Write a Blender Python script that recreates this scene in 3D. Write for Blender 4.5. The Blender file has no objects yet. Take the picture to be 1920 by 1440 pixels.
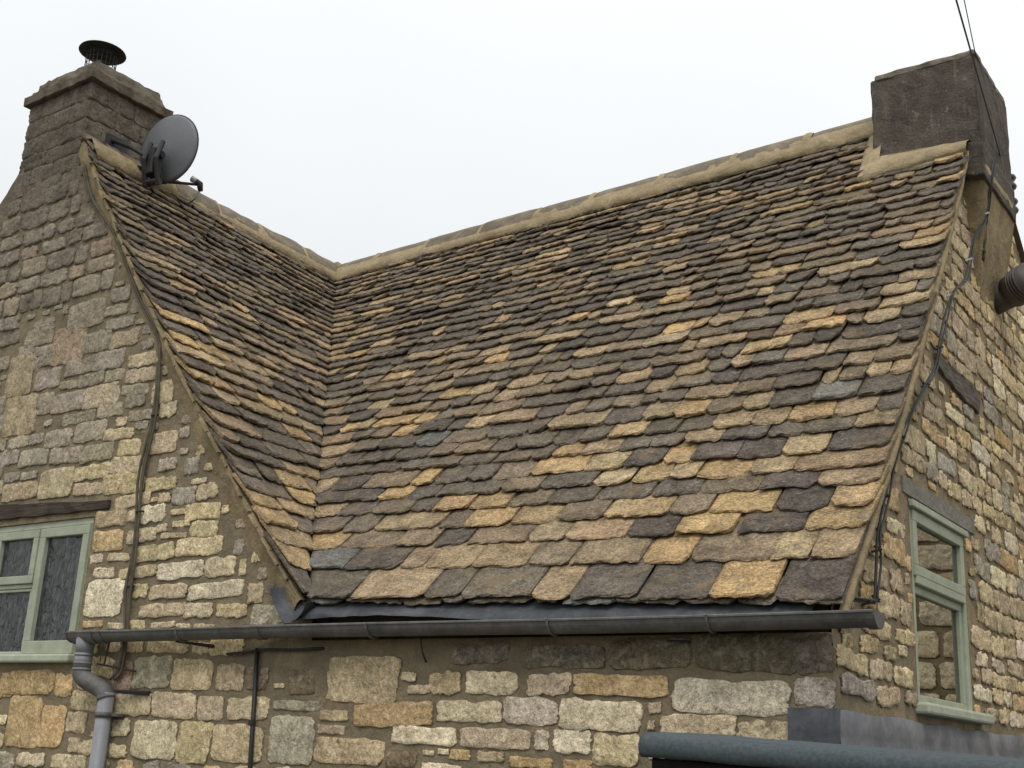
import bpy, bmesh, math, random
from mathutils import Vector, Matrix, noise

# ------------------------------------------------------------------ camera, world, sun, exposure
scene = bpy.context.scene
col = scene.collection
F_PX, YAW, PITCH, ROLL = 2283.28, math.radians(-35.796), math.radians(16.832), math.radians(2.786)
CAM = Vector((1.76922, -4.80936, -0.65532))
fwd = Vector((math.sin(YAW) * math.cos(PITCH), math.cos(YAW) * math.cos(PITCH), math.sin(PITCH)))
rt0 = Vector((math.cos(YAW), -math.sin(YAW), 0))
up0 = rt0.cross(fwd)
rt = math.cos(ROLL) * rt0 + math.sin(ROLL) * up0
up = -math.sin(ROLL) * rt0 + math.cos(ROLL) * up0
cd = bpy.data.cameras.new('camera')
cd.sensor_width = 36.0
cd.lens = 36.0 * F_PX / 1920.0
cd.clip_start, cd.clip_end = 0.05, 3000.0
cam = bpy.data.objects.new('camera', cd)
cam.matrix_world = Matrix(((rt.x, up.x, -fwd.x, CAM.x), (rt.y, up.y, -fwd.y, CAM.y), (rt.z, up.z, -fwd.z, CAM.z), (0, 0, 0, 1)))
col.objects.link(cam)
scene.camera = cam

SUN_AZ, SUN_EL = math.radians(150), math.radians(57)      # clockwise from +Y
world = bpy.data.worlds.new('World')
scene.world = world
world.use_nodes = True
wt = world.node_tree
for n_ in list(wt.nodes):
    wt.nodes.remove(n_)
def wn(t, **kw):
    n = wt.nodes.new(t)
    for k, v in kw.items():
        setattr(n, k, v)
    return n
sky = wn('ShaderNodeTexSky', sky_type='NISHITA', sun_disc=False, sun_elevation=SUN_EL, sun_rotation=SUN_AZ, dust_density=3.0)
tc = wn('ShaderNodeTexCoord'); sx = wn('ShaderNodeSeparateXYZ')
cl = wn('ShaderNodeClamp'); ma = wn('ShaderNodeMath', operation='MULTIPLY_ADD')
nz = wn('ShaderNodeTexNoise'); nz.inputs['Scale'].default_value = 1.6; nz.inputs['Detail'].default_value = 3
nm = wn('ShaderNodeMapRange'); nm.inputs['From Min'].default_value = 0.3; nm.inputs['From Max'].default_value = 0.7; nm.inputs['To Min'].default_value = 0.95; nm.inputs['To Max'].default_value = 1.06
mu = wn('ShaderNodeMath', operation='MULTIPLY'); vm = wn('ShaderNodeVectorMath', operation='SCALE')
vm.inputs[0].default_value = (0.962, 0.988, 1.0)
mx = wn('ShaderNodeMix', data_type='RGBA'); mx.inputs['Factor'].default_value = 0.93
bg = wn('ShaderNodeBackground'); bg.inputs['Strength'].default_value = 0.1
wo = wn('ShaderNodeOutputWorld')
L_ = wt.links.new
L_(tc.outputs['Generated'], sx.inputs[0]); L_(sx.outputs['Z'], cl.inputs[0]); L_(cl.outputs[0], ma.inputs[0])
ZEN = 14.3                                                # overcast zenith radiance (times the strength)
ma.inputs[1].default_value = ZEN * 0.54; ma.inputs[2].default_value = ZEN * 0.46
L_(tc.outputs['Generated'], nz.inputs['Vector']); L_(nz.outputs['Fac'], nm.inputs['Value'])
L_(ma.outputs[0], mu.inputs[0]); L_(nm.outputs['Result'], mu.inputs[1]); L_(mu.outputs[0], vm.inputs['Scale'])
L_(sky.outputs[0], mx.inputs['A']); L_(vm.outputs[0], mx.inputs['B'])
L_(mx.outputs['Result'], bg.inputs['Color']); L_(bg.outputs[0], wo.inputs[0])

sd = bpy.data.lights.new('sun', 'SUN')
sd.energy = 1.5; sd.angle = math.radians(25); sd.color = (1.0, 0.965, 0.91)
sun = bpy.data.objects.new('sun', sd)
sdir = Vector((math.sin(SUN_AZ) * math.cos(SUN_EL), math.cos(SUN_AZ) * math.cos(SUN_EL), math.sin(SUN_EL)))
sun.rotation_euler = sdir.to_track_quat('Z', 'Y').to_euler()
sun.location = sdir * 20
col.objects.link(sun)
scene.view_settings.view_transform = 'Standard'
scene.view_settings.look = 'None'
scene.view_settings.exposure = 0.0
scene.view_settings.gamma = 1.0
scene.render.engine = 'CYCLES'
scene.cycles.use_denoising = True
scene.cycles.max_bounces = 6

# ------------------------------------------------------------------ measured layout (metres)
TILE_ROWS = [
  [(-3.037,-2.695,'e'),(-2.687,-2.192,'T'),(-2.192,-1.957,'G'),(-1.957,-1.532,'g'),(-1.529,-1.315,'t'),(-1.313,-0.953,'D'),(-0.95,-0.6,'D'),(-0.595,-0.301,'O'),(-0.299,-0.017,'D')],
  [(-3.16,-2.902,'B'),(-2.894,-2.504,'D'),(-2.5,-2.349,'t'),(-2.328,-2.025,'P'),(-2.018,-1.679,'T'),(-1.673,-1.428,'M'),(-1.422,-1.038,'T'),(-1.035,-0.78,'O'),(-0.78,-0.379,'M'),(-0.379,-0.209,'P'),(-0.202,0.006,'T')],
  [(-3.269,-3.075,'O'),(-3.071,-2.658,'M'),(-2.65,-2.393,'T'),(-2.385,-2.171,'D'),(-2.167,-1.778,'M'),(-1.778,-1.547,'P'),(-1.538,-1.19,'t'),(-1.187,-0.926,'D'),(-0.92,-0.624,'O'),(-0.6,-0.287,'D'),(-0.282,0.007,'o')],
  [(-3.373,-3.166,'d'),(-3.162,-2.921,'d'),(-2.917,-2.438,'T'),(-2.435,-2.268,'d'),(-2.26,-1.958,'O'),(-1.951,-1.673,'o'),(-1.664,-1.378,'M'),(-1.375,-1.01,'o'),(-1.007,-0.801,'M'),(-0.795,-0.468,'O'),(-0.46,-0.202,'D'),(-0.192,0.014,'o')],
  [(-3.455,-3.304,'T'),(-3.296,-3.044,'D'),(-3.039,-2.741,'M'),(-2.737,-2.567,'d'),(-2.564,-2.328,'O'),(-2.32,-2.058,'O'),(-2.047,-1.796,'M'),(-1.789,-1.5,'d'),(-1.494,-1.165,'d'),(-1.159,-0.903,'D'),(-0.903,-0.586,'M'),(-0.58,-0.299,'D'),(-0.297,0.027,'t')],
  [(-3.55,-3.076,'D'),(-3.067,-2.838,'O'),(-2.834,-2.633,'D'),(-2.622,-2.18,'G'),(-2.173,-1.918,'M'),(-1.914,-1.57,'d'),(-1.567,-1.33,'P'),(-1.327,-1.112,'o'),(-1.109,-0.956,'P'),(-0.953,-0.679,'O'),(-0.673,-0.451,'T'),(-0.445,0.022,'t')],
  [(-3.632,-3.572,'T'),(-3.568,-3.284,'D'),(-3.28,-2.899,'M'),(-2.899,-2.735,'O'),(-2.731,-2.481,'d'),(-2.478,-2.301,'d'),(-2.297,-2.039,'M'),(-2.035,-1.687,'O'),(-1.681,-1.431,'P'),(-1.427,-1.204,'D'),(-1.197,-1.034,'O'),(-1.025,-0.775,'D'),(-0.773,-0.543,'D'),(-0.54,-0.312,'P'),(-0.304,0.017,'D')],
  [(-3.711,-3.361,'d'),(-3.357,-3.072,'d'),(-3.067,-2.823,'G'),(-2.819,-2.635,'d'),(-2.631,-2.379,'d'),(-2.375,-2.115,'d'),(-2.111,-1.95,'d'),(-1.947,-1.769,'O'),(-1.766,-1.526,'T'),(-1.523,-1.331,'G'),(-1.328,-1.133,'d'),(-1.13,-0.906,'T'),(-0.903,-0.664,'D'),(-0.655,-0.474,'G'),(-0.471,-0.211,'d'),(-0.208,0.03,'T')],
  [(-3.796,-3.72,'T'),(-3.715,-3.514,'d'),(-3.51,-3.203,'d'),(-3.194,-2.923,'d'),(-2.918,-2.735,'M'),(-2.735,-2.457,'M'),(-2.454,-2.275,'d'),(-2.271,-2.02,'d'),(-2.016,-1.832,'d'),(-1.828,-1.642,'d'),(-1.642,-1.405,'o'),(-1.402,-1.203,'d'),(-1.203,-0.998,'d'),(-0.995,-0.777,'T'),(-0.777,-0.581,'T'),(-0.578,-0.339,'o'),(-0.337,-0.132,'T'),(-0.127,0.024,'D')],
  [(-3.89,-3.683,'T'),(-3.678,-3.435,'d'),(-3.431,-3.126,'d'),(-3.121,-2.897,'B'),(-2.893,-2.562,'M'),(-2.558,-2.263,'G'),(-2.259,-2.114,'d'),(-2.11,-1.724,'T'),(-1.72,-1.474,'D'),(-1.471,-1.28,'T'),(-1.28,-1.087,'O'),(-1.083,-0.874,'M'),(-0.871,-0.717,'T'),(-0.714,-0.481,'G'),(-0.478,-0.243,'B'),(-0.24,0.001,'D')],
]
FRONT_STONES = [
  (-1.85,-0.203,0.323,0.084,'d'),(-1.366,-0.217,0.427,0.102,'d'),(-0.914,-0.207,0.394,0.12,'d'),(-0.452,-0.207,0.429,0.146,'d'),(-0.148,-0.211,0.15,0.154,'d'),(-2.215,-0.374,0.138,0.039,'c'),
  (-2.05,-0.342,0.183,0.097,'c'),(-1.769,-0.34,0.288,0.104,'w'),(-1.439,-0.341,0.226,0.094,'c'),(-1.059,-0.345,0.464,0.086,'o'),(-0.529,-0.388,0.512,0.133,'w'),(-0.149,-0.364,0.167,0.111,'g'),
  (-2.375,-0.499,0.492,0.114,'o'),(-1.894,-0.474,0.367,0.094,'w'),(-1.537,-0.466,0.292,0.115,'w'),(-1.162,-0.475,0.404,0.134,'w'),(-0.88,-0.44,0.06,0.045,'c'),(-0.896,-0.512,0.032,0.036,'c'),
  (-2.162,-0.594,0.383,0.085,'w'),(-1.733,-0.594,0.388,0.089,'c'),(-1.466,-0.592,0.074,0.083,'w'),(-1.301,-0.595,0.191,0.098,'w'),(-1.076,-0.622,0.22,0.129,'c'),(-0.676,-0.507,0.339,0.087,'c'),
  (-0.368,-0.528,0.23,0.088,'c'),(-2.125,-0.674,0.067,0.022,'c'),(-2.035,-0.665,0.065,0.025,'c'),(-1.932,-0.675,0.113,0.044,'o'),(-1.752,-0.679,0.145,0.046,'c'),(-1.522,-0.694,0.227,0.047,'o'),
  (-1.269,-0.695,0.144,0.046,'o'),(-2.045,-0.744,0.226,0.044,'w'),(-3.026,-0.343,0.179,0.12,'k'),(-2.596,-0.328,0.467,0.229,'t'),(-3.378,-0.326,0.169,0.115,'k'),(-3.593,-0.322,0.21,0.141,'c'),
  (-3.056,-0.467,0.333,0.05,'g'),(-3.066,-0.645,0.311,0.228,'g'),(-2.774,-0.513,0.189,0.054,'t'),(-2.784,-0.584,0.18,0.043,'t'),(-2.654,-0.686,0.451,0.122,'t'),(-3.426,-0.488,0.312,0.113,'c'),
  (-3.479,-0.678,0.384,0.185,'c'),(-2.298,-0.714,0.185,0.075,'k'),(-5.506,-0.365,0.559,0.148,'o'),(-5.111,-0.378,0.165,0.131,'o'),(-5.816,-0.433,0.316,0.062,'o'),(-5.467,-0.609,0.35,0.306,'o'),
  (-5.167,-0.632,0.236,0.241,'o'),(-5.336,-0.836,0.273,0.077,'c'),(-4.952,-0.834,0.327,0.075,'c'),(-5.652,-0.853,0.269,0.098,'g'),(-4.93,-0.598,0.197,0.117,'c'),(-4.866,-0.472,0.28,0.111,'c'),
  (-4.424,-0.482,0.341,0.123,'c'),(-4.043,-0.483,0.368,0.135,'c'),(-3.727,-0.493,0.204,0.128,'p'),(-4.178,-0.68,0.373,0.21,'w'),(-3.835,-0.684,0.263,0.217,'c'),(-4.496,-0.622,0.164,0.092,'c'),
  (-4.85,-0.737,0.235,0.084,'c'),(-4.502,-0.754,0.163,0.072,'c'),(-4.75,-0.263,0.214,0.116,'c'),(-4.274,-0.297,0.326,0.18,'g'),(-3.916,-0.308,0.331,0.168,'c'),(-4.54,-0.316,0.172,0.167,'r'),
  (-4.868,-0.141,0.102,0.082,'c'),(-4.671,-0.137,0.136,0.071,'c'),(-4.466,-0.141,0.152,0.074,'c'),(-4.157,-0.146,0.346,0.075,'c'),(-3.867,-0.158,0.138,0.061,'c'),(-3.65,-0.153,0.262,0.09,'c'),
  (-5.164,0.892,0.302,0.081,'c'),(-4.796,0.901,0.385,0.126,'c'),(-4.421,0.862,0.286,0.087,'c'),(-4.682,0.774,0.334,0.077,'c'),(-4.464,0.765,0.062,0.028,'c'),(-4.366,0.769,0.108,0.058,'t'),
  (-4.186,0.765,0.205,0.106,'g'),(-3.973,0.776,0.179,0.094,'c'),(-4.87,0.674,0.309,0.099,'t'),(-4.651,0.674,0.102,0.074,'c'),(-4.472,0.676,0.239,0.107,'w'),(-4.219,0.669,0.13,0.034,'c'),
  (-3.994,0.656,0.3,0.1,'c'),(-4.177,0.591,0.154,0.037,'c'),(-4.874,0.528,0.297,0.126,'o'),(-4.544,0.542,0.272,0.083,'c'),(-4.352,0.576,0.097,0.05,'c'),(-4.232,0.524,0.229,0.033,'c'),
  (-3.963,0.546,0.235,0.092,'c'),(-4.391,0.428,0.342,0.097,'c'),(-3.989,0.444,0.398,0.104,'c'),(-4.964,0.416,0.127,0.055,'w'),(-4.741,0.416,0.204,0.051,'c'),(-4.865,0.322,0.196,0.062,'w'),
  (-4.532,0.31,0.342,0.067,'c'),(-4.133,0.305,0.4,0.1,'w'),(-3.782,0.31,0.245,0.108,'w'),(-3.587,0.298,0.054,0.088,'c'),(-4.829,0.161,0.355,0.226,'w'),(-4.48,0.196,0.123,0.083,'c'),
  (-4.22,0.181,0.325,0.084,'c'),(-3.8,0.173,0.451,0.088,'w'),(-3.458,0.145,0.114,0.106,'t'),(-4.257,0.07,0.399,0.077,'c'),(-3.926,0.062,0.233,0.082,'c'),(-3.641,0.052,0.241,0.073,'c'),
  (-4.903,-0.001,0.184,0.043,'o'),(-4.666,-0.017,0.167,0.039,'c'),(-4.468,-0.012,0.142,0.055,'c'),(-4.226,-0.019,0.211,0.038,'c'),(-4.04,-0.028,0.123,0.025,'c'),(-3.858,-0.032,0.175,0.024,'c'),
  (-5.49,2.182,0.375,0.185,'s'),(-5.15,2.157,0.224,0.07,'s'),(-5.086,2.05,0.269,0.073,'s'),(-5.004,1.924,0.271,0.103,'t'),(-5.32,1.95,0.289,0.135,'g'),(-5.639,1.974,0.348,0.251,'a'),
  (-5.989,2.196,0.224,0.065,'s'),(-6.019,2.098,0.312,0.121,'s'),(-5.932,1.98,0.221,0.064,'s'),(-6.158,2.009,0.179,0.095,'s'),(-5.955,1.892,0.288,0.085,'s'),(-5.148,1.792,0.299,0.119,'s'),
  (-4.77,1.74,0.283,0.085,'c'),(-5.457,1.791,0.306,0.106,'s'),(-4.775,1.631,0.282,0.088,'c'),(-5.056,1.668,0.188,0.071,'s'),(-5.318,1.674,0.256,0.08,'s'),(-6.441,1.95,0.15,0.097,'s'),
  (-6.18,1.822,0.289,0.281,'t'),(-5.824,1.746,0.275,0.137,'s'),(-5.562,1.67,0.189,0.053,'s'),(-5.172,1.54,0.345,0.14,'c'),(-4.809,1.534,0.26,0.069,'s'),(-4.528,1.476,0.195,0.137,'c'),
  (-4.797,1.453,0.18,0.072,'s'),(-5.813,1.562,0.169,0.142,'s'),(-5.541,1.541,0.332,0.128,'s'),(-6.094,1.51,0.363,0.269,'t'),(-5.044,1.42,0.25,0.081,'s'),(-5.389,1.407,0.323,0.07,'s'),
  (-4.716,1.348,0.221,0.063,'s'),(-4.444,1.354,0.144,0.091,'c'),(-5.236,1.297,0.297,0.127,'s'),(-4.907,1.326,0.102,0.057,'c'),(-4.921,1.242,0.267,0.068,'c'),(-5.588,1.285,0.275,0.11,'s'),
  (-5.85,1.308,0.149,0.069,'s'),(-6.054,1.308,0.22,0.073,'s'),(-6.154,1.202,0.221,0.094,'s'),(-5.846,1.172,0.302,0.107,'s'),(-5.466,1.151,0.329,0.108,'s'),(-5.122,1.138,0.308,0.105,'s'),
  (-4.788,1.136,0.205,0.099,'c'),(-4.456,1.134,0.254,0.129,'c'),(-4.381,0.987,0.156,0.071,'s'),(-6.072,1.05,0.165,0.06,'s'),(-5.864,1.046,0.167,0.051,'s'),(-5.534,0.964,0.337,0.183,'p'),
  (-5.148,1.004,0.354,0.093,'c'),(-4.788,1.021,0.298,0.098,'c'),(-5.942,0.94,0.369,0.109,'t'),(-6.432,1.229,0.223,0.095,'s'),(-6.433,1.094,0.416,0.102,'s'),(-6.432,0.97,0.483,0.109,'s'),
  (-6.539,1.622,0.394,0.129,'s'),(-6.494,1.473,0.389,0.127,'s'),
]
GROUND_Z = -2.6
L, R = 3.0, 2.80374            # eave length of the main slope; plan run from eave to ridge
S0, K = 1.0848, 0.0412 / 0.6   # bell-cast profile
EL, RR, GR = 0.09414, 0.13728, 0.0603
WY, GX = 0.05, -0.07           # faces of the front wall and of the end gable wall
ROWS = [0, .165, .294, .396, .498, .585, .672, .774, .852, .942, 1.038]
st = .084
while ROWS[-1] + st < 2.70:
    ROWS.append(ROWS[-1] + st); st = max(.046, st * .972)
ROWS.append(2.735)

def zp(h, x):
    t = h / R
    return S0 * h + K * h * h + (1 - t) * EL * (-x / L) + t * RR * (x + L + R) / (L + R)
def main_s(x, h):
    wob = .012 * noise.noise(Vector((x * 1.1, h * 1.6, 3.3)))
    d = S0 + 2 * K * h
    n = Vector((0, -d, 1)).normalized()
    return Vector((x, h, zp(h, x))) + n * wob, n
def left_s(y, h):
    hh = max(h, .02); t = min(1, max(-.05, y / hh))
    z = (1 - t) * (zp(h, -L) + GR * h / R) + t * zp(h, -L - h)
    d = S0 + 2 * K * h
    n = Vector((d, 0, 1)).normalized()
    wob = .012 * noise.noise(Vector((y * 1.1, h * 1.6, 9.1)))
    return Vector((-L - h, y, z)) + n * wob, n
def gable_z(x):                # top of the gable wall under the verge
    if x > -L: return -.125
    h = -L - x
    if h <= R - .05: return zp(h, -L) + GR * h / R - .085
    if x > -6.63: return 3.45
    return min(3.62, 3.574 + (x + 6.71) * 1.2)
def end_z(y):
    if y < 2.75: return zp(y, 0) - .085
    return min(3.63, 3.68 - .8 * (y - 3.3))

# ------------------------------------------------------------------ materials
def newmat(name):
    m = bpy.data.materials.new(name); m.use_nodes = True
    t = m.node_tree
    b = t.nodes['Principled BSDF']
    return m, t, b
def nd(t, typ, ins=None, **kw):
    n = t.nodes.new(typ)
    for k, v in kw.items(): setattr(n, k, v)
    for k, v in (ins or {}).items():
        if isinstance(v, bpy.types.NodeSocket): t.links.new(v, n.inputs[k])
        else: n.inputs[k].default_value = v
    return n
def pos(t, sc=(1, 1, 1)):
    g = nd(t, 'ShaderNodeNewGeometry')
    return nd(t, 'ShaderNodeMapping', {'Vector': g.outputs['Position'], 'Scale': sc}).outputs[0]
def noi(t, v, scale, detail=5, rough=.6, dist=0.):
    return nd(t, 'ShaderNodeTexNoise', {'Vector': v, 'Scale': scale, 'Detail': detail, 'Roughness': rough, 'Distortion': dist}).outputs['Fac']
def rng(t, v, a, b, c=0., d=1.):
    return nd(t, 'ShaderNodeMapRange', {'Value': v, 'From Min': a, 'From Max': b, 'To Min': c, 'To Max': d}, clamp=True).outputs[0]
def mix(t, f, a, b, mode='MIX'):
    n = nd(t, 'ShaderNodeMix', data_type='RGBA', blend_type=mode)
    for s, v in (('Factor', f), ('A', a), ('B', b)):
        sock = [i for i in n.inputs if i.name == s and (s == 'Factor' and i.type == 'VALUE' or i.type == 'RGBA')][0]
        if isinstance(v, bpy.types.NodeSocket): t.links.new(v, sock)
        else: sock.default_value = v if s == 'Factor' else (*v, 1)
    return [o for o in n.outputs if o.type == 'RGBA'][0]
def mth(t, op, a, b=None):
    n = nd(t, 'ShaderNodeMath', operation=op)
    for i, v in ((0, a), (1, b)):
        if v is None: continue
        if isinstance(v, bpy.types.NodeSocket): t.links.new(v, n.inputs[i])
        else: n.inputs[i].default_value = v
    return n.outputs[0]
def scl(t, c, f):                # colour times a float socket
    n = nd(t, 'ShaderNodeVectorMath', operation='SCALE'); 
    if isinstance(c, bpy.types.NodeSocket): t.links.new(c, n.inputs[0])
    else: n.inputs[0].default_value = c
    t.links.new(f, n.inputs['Scale']); return n.outputs[0]
def bump(t, h, strength, dist, prev=None):
    n = nd(t, 'ShaderNodeBump', {'Height': h, 'Strength': strength, 'Distance': dist})
    if prev: t.links.new(prev, n.inputs['Normal'])
    return n.outputs[0]
def fin(t, b, c, rough, nrm=None, spec=.3, metal=0.):
    if isinstance(c, bpy.types.NodeSocket): t.links.new(c, b.inputs['Base Color'])
    else: b.inputs['Base Color'].default_value = (*c, 1)
    if isinstance(rough, bpy.types.NodeSocket): t.links.new(rough, b.inputs['Roughness'])
    else: b.inputs['Roughness'].default_value = rough
    b.inputs['Specular IOR Level'].default_value = spec
    b.inputs['Metallic'].default_value = metal
    if nrm: t.links.new(nrm, b.inputs['Normal'])

def m_tile():
    m, t, b = newmat('stone_slate')
    a = nd(t, 'ShaderNodeVertexColor', layer_name='tint').outputs[0]
    p = pos(t, (1, 1, 1.6))
    n1 = noi(t, p, 7, 7, .68, .6); n2 = noi(t, p, 60, 5, .7); n3 = noi(t, p, 19, 4, .6, .4)
    c = scl(t, a, rng(t, n1, .30, .70, .50, 1.46))
    c = scl(t, c, rng(t, n2, .34, .66, .48, 1.50))
    c = scl(t, c, rng(t, noi(t, p, 190, 3, .65), .32, .68, .55, 1.45))
    big = noi(t, pos(t), .9, 6, .62, .5)
    c = mix(t, mth(t, 'MULTIPLY', rng(t, big, .42, .66), .18), c, scl(t, (.135, .112, .084), rng(t, n2, .3, .7, .6, 1.4)))
    gry = mth(t, 'MULTIPLY', rng(t, noi(t, p, 8.5, 6, .68, 1.1), .53, .66), .55)
    c = mix(t, gry, c, scl(t, (.165, .138, .106), rng(t, n2, .3, .7, .55, 1.45)))
    och = mth(t, 'MULTIPLY', rng(t, noi(t, p, 4.3, 5, .6, .8), .54, .68), .60)
    c = mix(t, och, c, mix(t, .5, c, (.33, .225, .11)))
    lich = mth(t, 'MULTIPLY', rng(t, n3, .61, .68), rng(t, noi(t, p, 5, 3), .42, .6))
    c = mix(t, mth(t, 'MULTIPLY', lich, .55), c, (.36, .34, .29))
    spk = mth(t, 'MULTIPLY', rng(t, noi(t, p, 120, 2, .5), .70, .76), .6)
    c = mix(t, spk, c, (.42, .40, .35))
    crk = rng(t, noi(t, pos(t, (1, 1, 5)), 11, 6, .7, 1.2), .40, .35)
    c = scl(t, c, rng(t, crk, 0, 1, 1, .55))
    nr = bump(t, n1, 1., .030); nr = bump(t, n3, .9, .012, nr); nr = bump(t, n2, .9, .006, nr)
    fin(t, b, c, .9, nr, .2)
    return m
def m_stone():
    m, t, b = newmat('limestone')
    a = nd(t, 'ShaderNodeVertexColor', layer_name='tint')
    e = a.outputs['Alpha']; a = a.outputs[0]
    p = pos(t)
    n1 = noi(t, p, 9, 7, .68, .5); n2 = noi(t, p, 42, 6, .72, .4); n3 = noi(t, p, 17, 4, .6, .8); n4 = noi(t, p, 130, 3, .6)
    c = scl(t, a, rng(t, n1, .3, .7, .62, 1.30))
    c = scl(t, c, rng(t, n2, .3, .7, .52, 1.42))
    c = scl(t, c, rng(t, noi(t, p, 170, 3, .65), .32, .68, .62, 1.38))
    wht = mth(t, 'MULTIPLY', rng(t, n3, .50, .60), .75)
    c = mix(t, wht, c, scl(t, mix(t, .25, c, (.43, .385, .31)), rng(t, n3, .5, .7, 1.15, 1.6)))
    och = mth(t, 'MULTIPLY', rng(t, noi(t, p, 12, 5, .6, 1.), .57, .68), .5)
    c = mix(t, och, c, mix(t, .55, c, (.36, .235, .115)))
    pit = rng(t, n2, .37, .30)
    c = scl(t, c, rng(t, pit, 0, 1, 1, .40))
    k = mth(t, 'ADD', e, mth(t, 'MULTIPLY', mth(t, 'SUBTRACT', noi(t, p, 24, 5, .7, .3), .5), 1.5))
    sm = rng(t, k, .20, .30, 1., 0.)                     # mortar slurred over the ragged arris
    mc = scl(t, (.235, .188, .120), rng(t, noi(t, p, 30, 5), .3, .7, .75, 1.2))
    c = mix(t, sm, c, mc)
    sp = nd(t, 'ShaderNodeSeparateXYZ', {0: p})           # grey weathering of the exposed gable top
    wz = mth(t, 'MULTIPLY', rng(t, mth(t, 'ADD', sp.outputs['Z'], mth(t, 'MULTIPLY', noi(t, p, 1.3, 5, .6), 1.6)), 1.7, 3.4), rng(t, sp.outputs['X'], -3.6, -4.6))
    blo = scl(t, scl(t, (.285, .242, .185), rng(t, noi(t, p, 3.4, 6, .7, .8), .32, .66, .42, 1.45)), rng(t, n2, .3, .7, .6, 1.4))
    c = mix(t, mth(t, 'MULTIPLY', wz, .68), c, scl(t, blo, rng(t, sp.outputs['Z'], 2.9, 3.6, 1., .45)))
    nr = bump(t, n1, 1., .035); nr = bump(t, n2, 1., .014, nr); nr = bump(t, n4, .6, .004, nr)
    fin(t, b, c, .92, nr, .2)
    return m
def m_mortar(name, colr, blotch=.0, bscale=2.0, bcol=(.1, .085, .06), soot=False):
    m, t, b = newmat(name)
    p = pos(t)
    n1 = noi(t, p, 6, 6, .65, .4); n2 = noi(t, p, 75, 4, .7); n3 = noi(t, p, 22, 5, .6)
    c = scl(t, colr, rng(t, n1, .3, .7, .68, 1.26))
    c = scl(t, c, rng(t, n2, .3, .7, .78, 1.2))
    if blotch:
        c = mix(t, mth(t, 'MULTIPLY', rng(t, noi(t, p, bscale, 5, .6, .6), .46, .64), blotch), c, bcol)
    if soot:                                               # soot washed down from the stack
        sp = nd(t, 'ShaderNodeSeparateXYZ', {0: pos(t)})
        k = mth(t, 'MULTIPLY', rng(t, mth(t, 'ADD', sp.outputs['Z'], mth(t, 'MULTIPLY', noi(t, p, 1.7, 5, .6), 1.8)), 2.9, 4.5), rng(t, sp.outputs['X'], -3.6, -4.9))
        c = mix(t, mth(t, 'MULTIPLY', k, .85), c, scl(t, (.130, .110, .085), rng(t, n1, .3, .7, .6, 1.35)))
    nr = bump(t, n1, .8, .03); nr = bump(t, n3, .8, .012, nr); nr = bump(t, n2, .7, .004, nr)
    fin(t, b, c, .93, nr, .2)
    return m
def m_plain(name, colr, rough=.6, var=.15, scale=12, bmp=.15, spec=.4, metal=0., dirt=0., dcol=(.05, .045, .035), bd=.004):
    m, t, b = newmat(name)
    p = pos(t)
    n1 = noi(t, p, scale, 5, .6); n2 = noi(t, p, scale * 6, 4, .65)
    c = scl(t, colr, rng(t, n1, .3, .7, 1 - var, 1 + var))
    c = scl(t, c, rng(t, n2, .3, .7, 1 - var * .6, 1 + var * .6))
    if dirt:
        c = mix(t, mth(t, 'MULTIPLY', rng(t, noi(t, p, scale * .7, 6, .7, .5), .5, .68), dirt), c, dcol)
    nr = bump(t, n2, bmp, bd)
    fin(t, b, c, rough, nr, spec, metal)
    return m
def m_wood(name, colr, dark):
    m, t, b = newmat(name)
    p = pos(t, (1.2, 1.2, 26))
    n1 = noi(t, p, 3, 7, .7, .7); n2 = noi(t, pos(t), 8, 4)
    c = mix(t, rng(t, n1, .35, .65), colr, dark)
    c = scl(t, c, rng(t, n2, .3, .7, .75, 1.2))
    fin(t, b, c, .9, bump(t, n1, .9, .01), .2)
    return m
def m_glass(name, ior, tint, wave=0., wscale=30., frost=0.):
    m = bpy.data.materials.new(name); m.use_nodes = True
    t = m.node_tree
    t.nodes.remove(t.nodes['Principled BSDF'])
    o = t.nodes['Material Output']
    g = nd(t, 'ShaderNodeBsdfGlossy', {'Roughness': .015 if not wave else .06})
    tr = nd(t, 'ShaderNodeBsdfTransparent', {'Color': (*tint, 1)})
    fr = nd(t, 'ShaderNodeFresnel', {'IOR': ior})
    if wave:
        nb = bump(t, noi(t, pos(t, (1, 1, .6)), wscale, 2, .4, 1.4), wave, .02)
        t.links.new(nb, g.inputs['Normal']); t.links.new(nb, fr.inputs['Normal'])
    if frost:
        df = nd(t, 'ShaderNodeBsdfDiffuse', {'Color': (.22, .235, .235, 1)}); s0 = nd(t, 'ShaderNodeMixShader', {0: rng(t, noi(t, pos(t, (1, 1, .5)), 34, 4, .6, 1.2), .38, .62, .04, frost * 1.6)})
        t.links.new(tr.outputs[0], s0.inputs[1]); t.links.new(df.outputs[0], s0.inputs[2]); tr = s0
    s = nd(t, 'ShaderNodeMixShader')
    t.links.new(fr.outputs[0], s.inputs[0]); t.links.new(tr.outputs[0], s.inputs[1]); t.links.new(g.outputs[0], s.inputs[2])
    t.links.new(s.outputs[0], o.inputs[0])
    return m
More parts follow.
